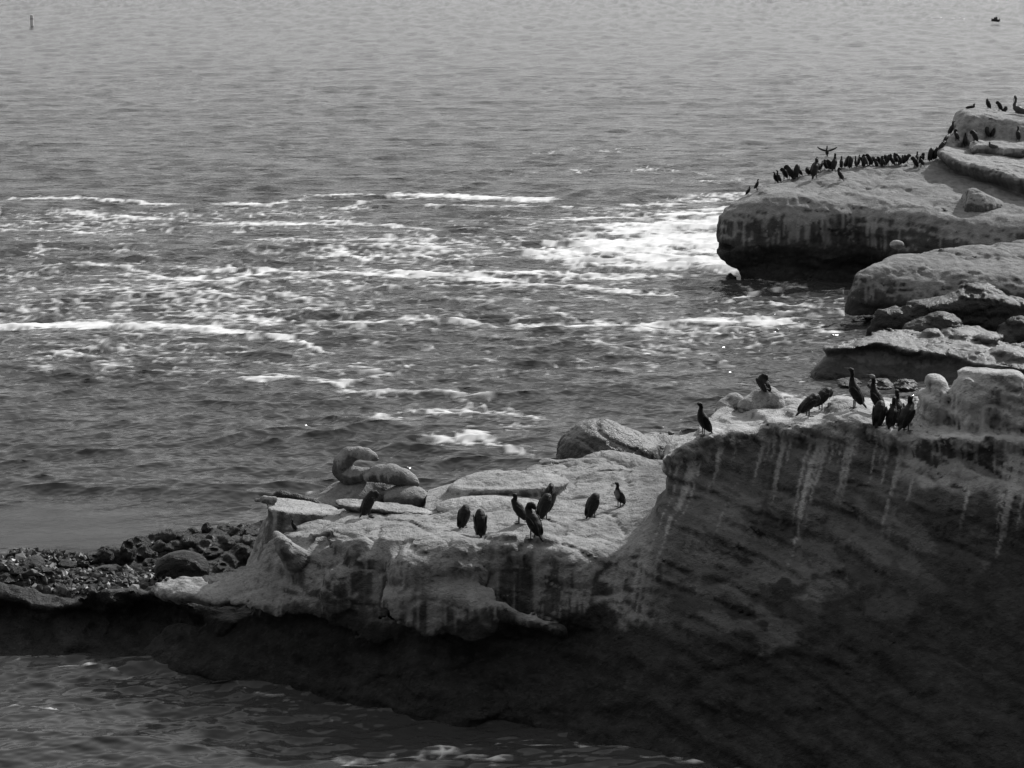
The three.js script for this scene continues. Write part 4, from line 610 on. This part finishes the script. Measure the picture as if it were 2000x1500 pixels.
function wingGeo(side, lift, reach = 0.5) {             // an opened wing: arm, hand and trailing flight feathers, with thickness
  const sh = new THREE.Shape(), n = 9; sh.moveTo(0, 0.05); sh.quadraticCurveTo(reach * 0.35, 0.10, reach * 0.55, 0.07); sh.quadraticCurveTo(reach * 0.85, 0.05, reach, 0.02);
  for (let i = 0; i <= n; i++) { const t = 1 - i / n; sh.lineTo(reach * t, -0.03 - 0.13 * Math.sin(Math.PI * (0.25 + 0.6 * (1 - t)))); if (i < n) sh.lineTo(reach * (t - 0.04), -0.01 - 0.12 * Math.sin(Math.PI * (0.25 + 0.6 * (1 - t)))); }
  const g = new THREE.ExtrudeGeometry(sh, { depth: 0.022, bevelEnabled: true, bevelSize: 0.006, bevelThickness: 0.006, bevelSegments: 1 });
  const p = g.attributes.position; for (let i = 0; i < p.count; i++) { const x = p.getX(i), y = p.getY(i), z = p.getZ(i); const u = x / reach; p.setXYZ(i, -0.02 + z - 0.35 * y, lift * x * (0.35 + 0.65 * u) + y * 0.55, side * x); }
  if (side > 0) { const ix = g.index; const pos = g.attributes.position; for (let i = 0; i < pos.count; i += 3) { for (const a of ['position', 'normal', 'uv']) { const at = g.attributes[a], k = at.itemSize; for (let c = 0; c < k; c++) { const s1 = at.array[(i + 1) * k + c]; at.array[(i + 1) * k + c] = at.array[(i + 2) * k + c]; at.array[(i + 2) * k + c] = s1; } } } }
  g.computeVertexNormals(); return paint(g, feathers());
}
const protos = new Map();
function proto(pose, fine, light, wings) {
  const key = [pose, fine, light, wings].join(); if (protos.has(key)) return protos.get(key);
  const q = POSES[pose], o = new THREE.Group();
  part('body', birdBody(pose, fine ? 0.0115 : 0.019, light, wings === 'spread'), plumage, o);
  if (fine && !wings) {                                  // folded wings: blades lying on the flanks, tips crossing over the tail
    const b = q.body, up = Math.atan2(b[2][1] - b[1][1], b[2][0] - b[1][0]), mx = (b[1][0] + b[2][0]) / 2, my = (b[1][1] + b[2][1]) / 2, k = b[2][3] / 0.1, f = new Field();
    f.blob([mx - 0.02, my - 0.02, 0], [0.185 * k, 0.078 * k, 0.020], { tilt: up }); const tx = mx - 0.235 * Math.cos(up) * k, ty = my - 0.235 * Math.sin(up) * k;
    f.tube([[mx - 0.10 * Math.cos(up), my - 0.10 * Math.sin(up), 0, 0.034], [tx - 0.01, ty, 0, 0.006]], 0.03);
    const g = paint(nets([-0.36, -0.06, -0.08], [0.30, 0.6, 0.08], 0.010, (x, z) => f.column(x, z), (c, x, y, z) => f.raw(c, x, y, z)), (x, y, z) => 0.012 * (1 + 0.7 * noise(x * 34, y * 26, 4.2) + 0.5 * noise((x * Math.cos(up) + y * Math.sin(up)) * 60, 2.2, 1.1)), 0.5);
    for (const s of [-1, 1]) { const w = part('wing', g, plumage, o); w.position.z = s * 0.088 * k; w.rotation.x = s * 0.10; w.rotation.y = -s * 0.12; }
  }
  if (fine) for (const s of [-1, 1]) { const h = q.neck[q.neck.length - 1], eye = new THREE.SphereGeometry(0.0075, 8, 6); eye.translate(h[0] + 0.008, h[1] + 0.012, h[2] + s * (h[3] - 0.002)); part('eye', eye, horn, o); }
  part('bill', billGeo(q, q.fat), light === 'grey' ? paleHorn : horn, o);
  if (q.legs !== false) { const deep = pose === 'pelican' ? 0.26 : 0.17; part('leg', legGeo(-1, deep), skin, o); part('leg', legGeo(1, deep), skin, o); }
  if (wings) { const at = q.body[2]; for (const s of wings === 'half' ? [-1] : [-1, 1]) { const w = part('wing', wingGeo(s, wings === 'half' ? 0.55 : 0.42, wings === 'half' ? 0.36 : 0.56), plumage, o); w.position.set(at[0] - 0.02, at[1] + 0.04, s * 0.06); } }
  protos.set(key, o); return o;
}
const poseTop = (pose) => Math.max(...POSES[pose].neck.map((p) => p[1] + p[3]), ...POSES[pose].body.map((p) => p[1] + p[3]));
const fields = [ledge, ...pieces, ...farTops];
function ground(px, py) { let best = null; for (const f of fields) { const p = f.trace(px, py, 28, 98); if (p && (!best || p[2] > best[2])) best = p; } return best; }
function under(x, z, hint) { let y = -9; for (const f of fields) { const m = f.mesas[0] || f.blobs[0]; const v = f.drop(x, z, hint + 1.2); if (v !== null && v > y) y = v; } return y; }
let misses = [];
// px, py: the feet; h: height in photograph pixels; face: degrees, 0 = right, 90 = away, 180 = left, 270 = towards us
function bird(px, py, h, pose, face, label, { group, light, wings, d, name = 'cormorant', category = 'cormorant', roll = 0 } = {}) {
  let p = d ? D(px, py, d) : ground(px, py); for (let k = 3; !p && k <= 15; k += 3) p = ground(px, py + k); if (!p) { misses.push([px, py]); p = D(px, py, py < 450 ? 86 : 36); }
  const s = h * Math.hypot(p[2], p[1] - EYE) / FOC / poseTop(pose) / (0.97), o = proto(pose, p[2] > -45, light, wings).clone();
  o.name = numbered(name); o.position.set(p[0], p[1] - 0.004, p[2]); o.scale.setScalar(s); o.rotation.set(0, rad(face), roll, 'YXZ'); scene.add(o); tag(o, label, category, group); return o;
}
// on the low ledge
bird(722, 1009, 51, 'preen', 20, 'black cormorant preening its breast alone on the left part of the ledge');
bird(907, 1030, 43, 'hunch', 55, 'hunched black cormorant seen from behind, left of the ledge pair, head tucked');
bird(938, 1044, 48, 'hunch', 95, 'hunched black cormorant seen from behind with its tail hanging over the front edge');
bird(1013, 1021, 58, 'alert', 172, 'black cormorant with bill pointing left on the middle of the ledge');
bird(1040, 1052, 70, 'back', 138, 'black cormorant at the front edge of the ledge, head turned back, tail to the right');
bird(1072, 1000, 56, 'curl', 60, 'black cormorant preening over its back, half hidden behind another on the ledge', { d: 36.2 });
bird(1065, 1013, 48, 'hunch', 35, 'headless-looking hunched black cormorant standing before a preening one on the ledge');
bird(1159, 1010, 46, 'hunch', 35, 'hunched dark cormorant alone on the right part of the ledge');
bird(1209, 990, 50, 'upright', 215, 'pale-breasted cormorant at the far right of the ledge, facing us', { light: 'chest' });
bird(574, 1038, 25, 'upright', 200, 'very small dark bird standing between the slab and the horn at the left tip', { name: 'shore_bird', category: 'bird' });
// on the upper terrace
bird(1373, 850, 65, 'upright', 196, 'black cormorant standing upright alone at the left corner of the upper terrace');
bird(1490, 760, 30, 'lump', 120, 'dark cormorant crouched on top of the white knob');
bird(1578, 812, 42, 'lean', 25, 'cormorant leaning right with its head down, tail towards the left, on the upper terrace');
bird(1603, 800, 42, 'lean', 25, 'cormorant leaning forward behind the left leaning one on the upper terrace');
bird(1668, 797, 78, 'tall', 155, 'tall cormorant with stretched neck standing on the hummock of the upper terrace');
bird(1709, 808, 76, 'tall', 150, 'pale-headed cormorant right of the tall one on the terrace hummock', { light: 'head' });
bird(1717, 832, 48, 'hunch', 60, 'hunched cormorant with hidden head in front of the pale-headed one');
bird(1752, 830, 68, 'upright', 100, 'hindmost cormorant of the huddle of three beside the pale shoulder');
bird(1742, 836, 60, 'upright', 60, 'left front cormorant of the huddle of three beside the pale shoulder');
bird(1770, 841, 68, 'alert', 40, 'right front cormorant of the huddle of three beside the pale shoulder, head up');
// on the far headland
const crowd = { group: 'cormorants packed along the crest of the far headland' }, row = 'black cormorant in the packed row along the crest of the far headland';
bird(1461, 376, 18, 'alert', 0, 'leftmost cormorant on the far headland, half hidden by the slope');
bird(1478, 361, 20, 'upright', 10, 'second cormorant from the left end of the far headland');
bird(1514, 346, 22, 'upright', 170, 'cormorant holding one wing half open at the left of the flock', { wings: 'half' });
bird(1520, 348, 24, 'upright', 160, 'cormorant just right of the one with a half open wing');
bird(1531, 344, 22, 'preen', 190, 'preening cormorant near the left end of the far flock');
bird(1541, 348, 28, 'preen', 170, 'hook-necked cormorant standing on the slope below the left end of the flock');
bird(1562, 329, 20, 'upright', 190, 'cormorant on the skyline behind the hook-necked one');
bird(1556, 348, 26, 'hunch', 60, 'hunched cormorant on the slope right of the hook-necked one');
bird(1578, 326, 15, 'lump', 200, 'cormorant crouched low on the skyline left of the crowd');
bird(1589, 325, 19, 'hunch', 30, 'hunched cormorant between the crouched one and the tall-necked one');
bird(1592, 348, 38, 'back', 60, 'large dark cormorant low on the slope in the middle left of the far flock');
bird(1597, 326, 28, 'tall', 120, 'tall-necked cormorant on the skyline left of the spread wings');
bird(1615, 306, 21, 'upright', 90, 'cormorant holding both wings spread wide above the flock', { wings: 'spread', d: 87.6 });
for (const [x, y, h, p, a] of [[1604, 323, 18, 'upright', 30], [1611, 322, 19, 'curl', 150], [1619, 321, 21, 'hunch', 200], [1624, 320, 18, 'preen', 20]]) bird(x, y, h, p, a, row, crowd);
bird(1629, 334, 34, 'upright', 60, 'large cormorant on the slope right of the spread-winged one');
bird(1643, 317, 24, 'upright', 80, 'cormorant on the skyline at the left edge of the gap in the flock');
bird(1640, 353, 25, 'back', 140, 'lone cormorant lowest on the slope of the far headland, tail to the right');
bird(1656, 315, 22, 'hunch', 20, 'cormorant on the skyline at the right edge of the gap in the flock');
bird(1661, 328, 22, 'hunch', 70, 'cormorant on the slope below the right edge of the gap');
for (const [x, y, h, p, a] of [[1671, 315, 22, 'tall', 100], [1677, 315, 22, 'tall', 60], [1684, 315, 17, 'preen', 190], [1697, 314, 22, 'preen', 180], [1704, 314, 17, 'hunch', 20], [1710, 314, 16, 'curl', 120], [1716, 314, 17, 'hunch', 200], [1727, 313, 20, 'curl', 30], [1734, 312, 22, 'preen', 20], [1742, 312, 23, 'upright', 180], [1754, 311, 19, 'preen', 170], [1760, 309, 21, 'upright', 20], [1766, 308, 18, 'curl', 60], [1772, 307, 18, 'preen', 0], [1688, 316, 19, 'hunch', 60], [1722, 316, 18, 'curl', 80], [1748, 314, 18, 'hunch', 100]]) bird(x, y, h, p, a, row, crowd);
bird(1688, 321, 22, 'back', 150, 'cormorant on the slope just in front of the packed row, tail to the right');
bird(1724, 322, 20, 'back', 150, 'cormorant in front of the middle of the packed row');
bird(1750, 320, 20, 'back', 150, 'cormorant in front of the right part of the packed row');
bird(1786, 328, 22, 'preen', 185, 'cormorant bending its head to the left by the crack in the headland');
bird(1799, 325, 20, 'back', 140, 'cormorant right of the bending one by the crack');
bird(1790, 311, 24, 'upright', 60, 'left one of two dark cormorants behind the bending one');
bird(1801, 308, 22, 'curl', 20, 'right one of two dark cormorants behind the bending one');
bird(1818, 311, 24, 'hunch', 60, 'hunched cormorant at the foot of the pale ledges');
bird(1828, 306, 25, 'curl', 40, 'cormorant curled up against the tip of the pale ledges');
bird(1840, 293, 17, 'lean', 40, 'cormorant leaning up the ridge beside the pale ledges');
bird(1847, 279, 14, 'lean', 50, 'small dark cormorant high on the ridge below the pale dome');
bird(1858, 264, 27, 'upright', 20, 'cormorant standing on the skyline left of the pale dome');
bird(1867, 275, 22, 'back', 130, 'cormorant against the foot of the pale dome');
bird(1885, 286, 26, 'upright', 90, 'cormorant with its back to us before the left foot of the dome');
bird(1902, 278, 23, 'preen', 180, 'hook-necked cormorant before the middle of the pale dome');
bird(1927, 268, 20, 'curl', 150, 'left of the pair preening on the ledge under the dome');
bird(1940, 268, 19, 'curl', 20, 'right of the pair preening on the ledge under the dome');
bird(1988, 275, 28, 'upright', 90, 'lone cormorant at the right end of the ledge under the dome');
bird(1938, 289, 12, 'sit', 150, 'small grey bird resting on the lower pale ledge', { name: 'gull', category: 'gull', light: 'grey' });
bird(1897, 213, 11, 'sit', 0, 'cormorant lying flat on top of the pale dome, head to the right', { d: 91 });
bird(1929, 213, 20, 'curl', 200, 'cormorant preening on the middle of the dome top', { d: 91 });
bird(1951, 217, 19, 'preen', 185, 'cormorant curling its neck to the left on the dome top', { d: 91 });
bird(1963, 219, 12, 'lump', 20, 'cormorant crouched low between the curled one and the pelican', { d: 91 });
bird(1988, 229, 41, 'pelican', 165, 'grey pelican with upright neck at the right end of the dome', { name: 'pelican', category: 'pelican', light: 'grey', d: 90 });
if (misses.length) console.log('bird misses', JSON.stringify(misses));
// ---------------------------------------------------------------- far out: a marker buoy, a swimmer's float, a small boat
{
  const b = thing('buoy', D(62.5, 46.5, 428), 'grey cylindrical marker buoy far out at the upper left', 'buoy');
  const m = new THREE.MeshStandardMaterial({ color: new THREE.Color(0.62, 0.62, 0.62), roughness: 0.35 });
  const body = new THREE.LatheGeometry([[0.001, -0.8], [0.34, -0.8], [0.36, -0.75], [0.36, 1.55], [0.33, 1.62], [0.001, 1.64]].map((p) => new THREE.Vector2(...p)), 20); part('body', body, m, b);
  const cap = new THREE.LatheGeometry([[0.001, 1.645], [0.37, 1.62], [0.37, 1.74], [0.30, 1.80], [0.001, 1.82]].map((p) => new THREE.Vector2(...p)), 20); part('cap', cap, new THREE.MeshStandardMaterial({ color: new THREE.Color(0.6, 0.6, 0.6), roughness: 0.3 }), b);
  const band = new THREE.CylinderGeometry(0.365, 0.365, 0.16, 20); band.translate(0, 1.0, 0); part('band', band, horn, b);
}
{
  const b = thing('motor_boat', D(1944, 41, 450), 'small dark motor boat far out at the upper right', 'boat'); b.rotation.y = rad(160); b.scale.setScalar(0.66);
  const dk = new THREE.MeshStandardMaterial({ color: new THREE.Color(0.05, 0.05, 0.05), roughness: 0.5 }), wh = new THREE.MeshStandardMaterial({ color: new THREE.Color(0.5, 0.5, 0.5), roughness: 0.4 });
  const pos = [], idx = [], N = 12; for (let i = 0; i <= N; i++) { const t = i / N, w = 0.8 * Math.sqrt(Math.max(0, 1 - Math.pow(t, 3))) + 0.01, y = 0.5 + 0.35 * t * t, x = -1.3 + 2.6 * t; for (const [z, yy] of [[-w, y], [-w * 0.75, -0.15], [0, -0.3 + 0.25 * t * t], [w * 0.75, -0.15], [w, y], [w * 0.85, y - 0.02], [0, 0.12], [-w * 0.85, y - 0.02]]) pos.push(x, yy, z); }
  for (let i = 0; i < N; i++) for (let k = 0; k < 8; k++) { const a = i * 8 + k, c = i * 8 + (k + 1) % 8; idx.push(a, c, c + 8, a, c + 8, a + 8); }
  for (let k = 1; k < 7; k++) idx.push(0, k + 1, k);
  const g = new THREE.BufferGeometry(); g.setAttribute('position', new THREE.Float32BufferAttribute(pos, 3)); g.setIndex(idx); g.computeVertexNormals(); dk.side = THREE.DoubleSide; part('hull', g, dk, b);
  const sh = new THREE.Shape(); sh.moveTo(-0.55, 0); sh.lineTo(0.75, 0); sh.lineTo(0.35, 0.75); sh.lineTo(-0.45, 0.8); const cab = new THREE.ExtrudeGeometry(sh, { depth: 0.9, bevelEnabled: true, bevelSize: 0.05, bevelThickness: 0.05, bevelSegments: 2 }); cab.translate(-0.1, 0.45, -0.45); part('cabin', cab, dk, b);
  const mo = new THREE.LatheGeometry([[0.001, -0.4], [0.12, -0.4], [0.16, 0.2], [0.16, 0.55], [0.1, 0.65], [0.001, 0.66]].map((p) => new THREE.Vector2(...p)), 12); mo.translate(-1.42, 0.3, 0); part('engine', mo, wh, b);
  const mast = new THREE.CylinderGeometry(0.03, 0.04, 0.7, 8); mast.translate(-0.2, 1.55, 0); part('mast', mast, dk, b);
}
// ---------------------------------------------------------------- the bluff the picture was taken from, behind and below the camera, its rise and right arm added to block sky light
{
  const nu = 260, nv = 60, pos = [], idx = [];
  for (let j = 0; j <= nv; j++) for (let i = 0; i <= nu; i++) {
    const s = i / nu * 2 - 1, v = j / nv, wob = 2.2 * fbm(s * 7, 1, v * 2, 4), x = s * 75;
    const edge = -3.2 - 0.004 * x * x * (x > 0 ? 1.0 : 0.5) + - 27 * sstep(12.5, 17, x) + 2 * noise(x * 0.2, 3, 1) * sstep(12, 16, x);       // added right arm: the edge swings out to keep sky light off the cliff
    const top = 10.9 + 0.5 * fbm(s * 9, 4, v * 3, 3);
    if (v < 0.55) { const t = v / 0.55; pos.push(x, mix(-1, top, t), edge - 3.5 * (1 - t) ** 1.6 + wob * (1 - t) * 0.6 + 0.8 * noise(x * 0.4, t * 4, 2)); }
    else { const t = (v - 0.55) / 0.45; pos.push(x, top + 24 * sstep(0.12, 0.8, t) + 2.5 * fbm(x * 0.12, 3, t * 5, 4) * sstep(0.1, 0.4, t) + 3 * sstep(16, 34, x) * sstep(0, 0.4, t), edge + t * 40); }  // slope raised behind to cut sky light on the near rock
  }
  for (let j = 0; j < nv; j++) for (let i = 0; i < nu; i++) { const a = j * (nu + 1) + i; idx.push(a, a + 1, a + nu + 2, a, a + nu + 2, a + nu + 1); }
  const g = new THREE.BufferGeometry(); g.setAttribute('position', new THREE.Float32BufferAttribute(pos, 3)); g.setIndex(idx); g.computeVertexNormals();
  paint(g, (x, y, z) => clamp(0.05 * (1 + 0.6 * fbm(x * 0.8, y * 0.8, z * 0.8, 4)), 0.02, 0.2));
  tag(part('bluff', g, rockMat, scene), 'dark bluff at the shore behind the viewpoint, out of view, heightened and extended to block sky light', null, null, 'structure');
}
renderer.render(scene, camera);
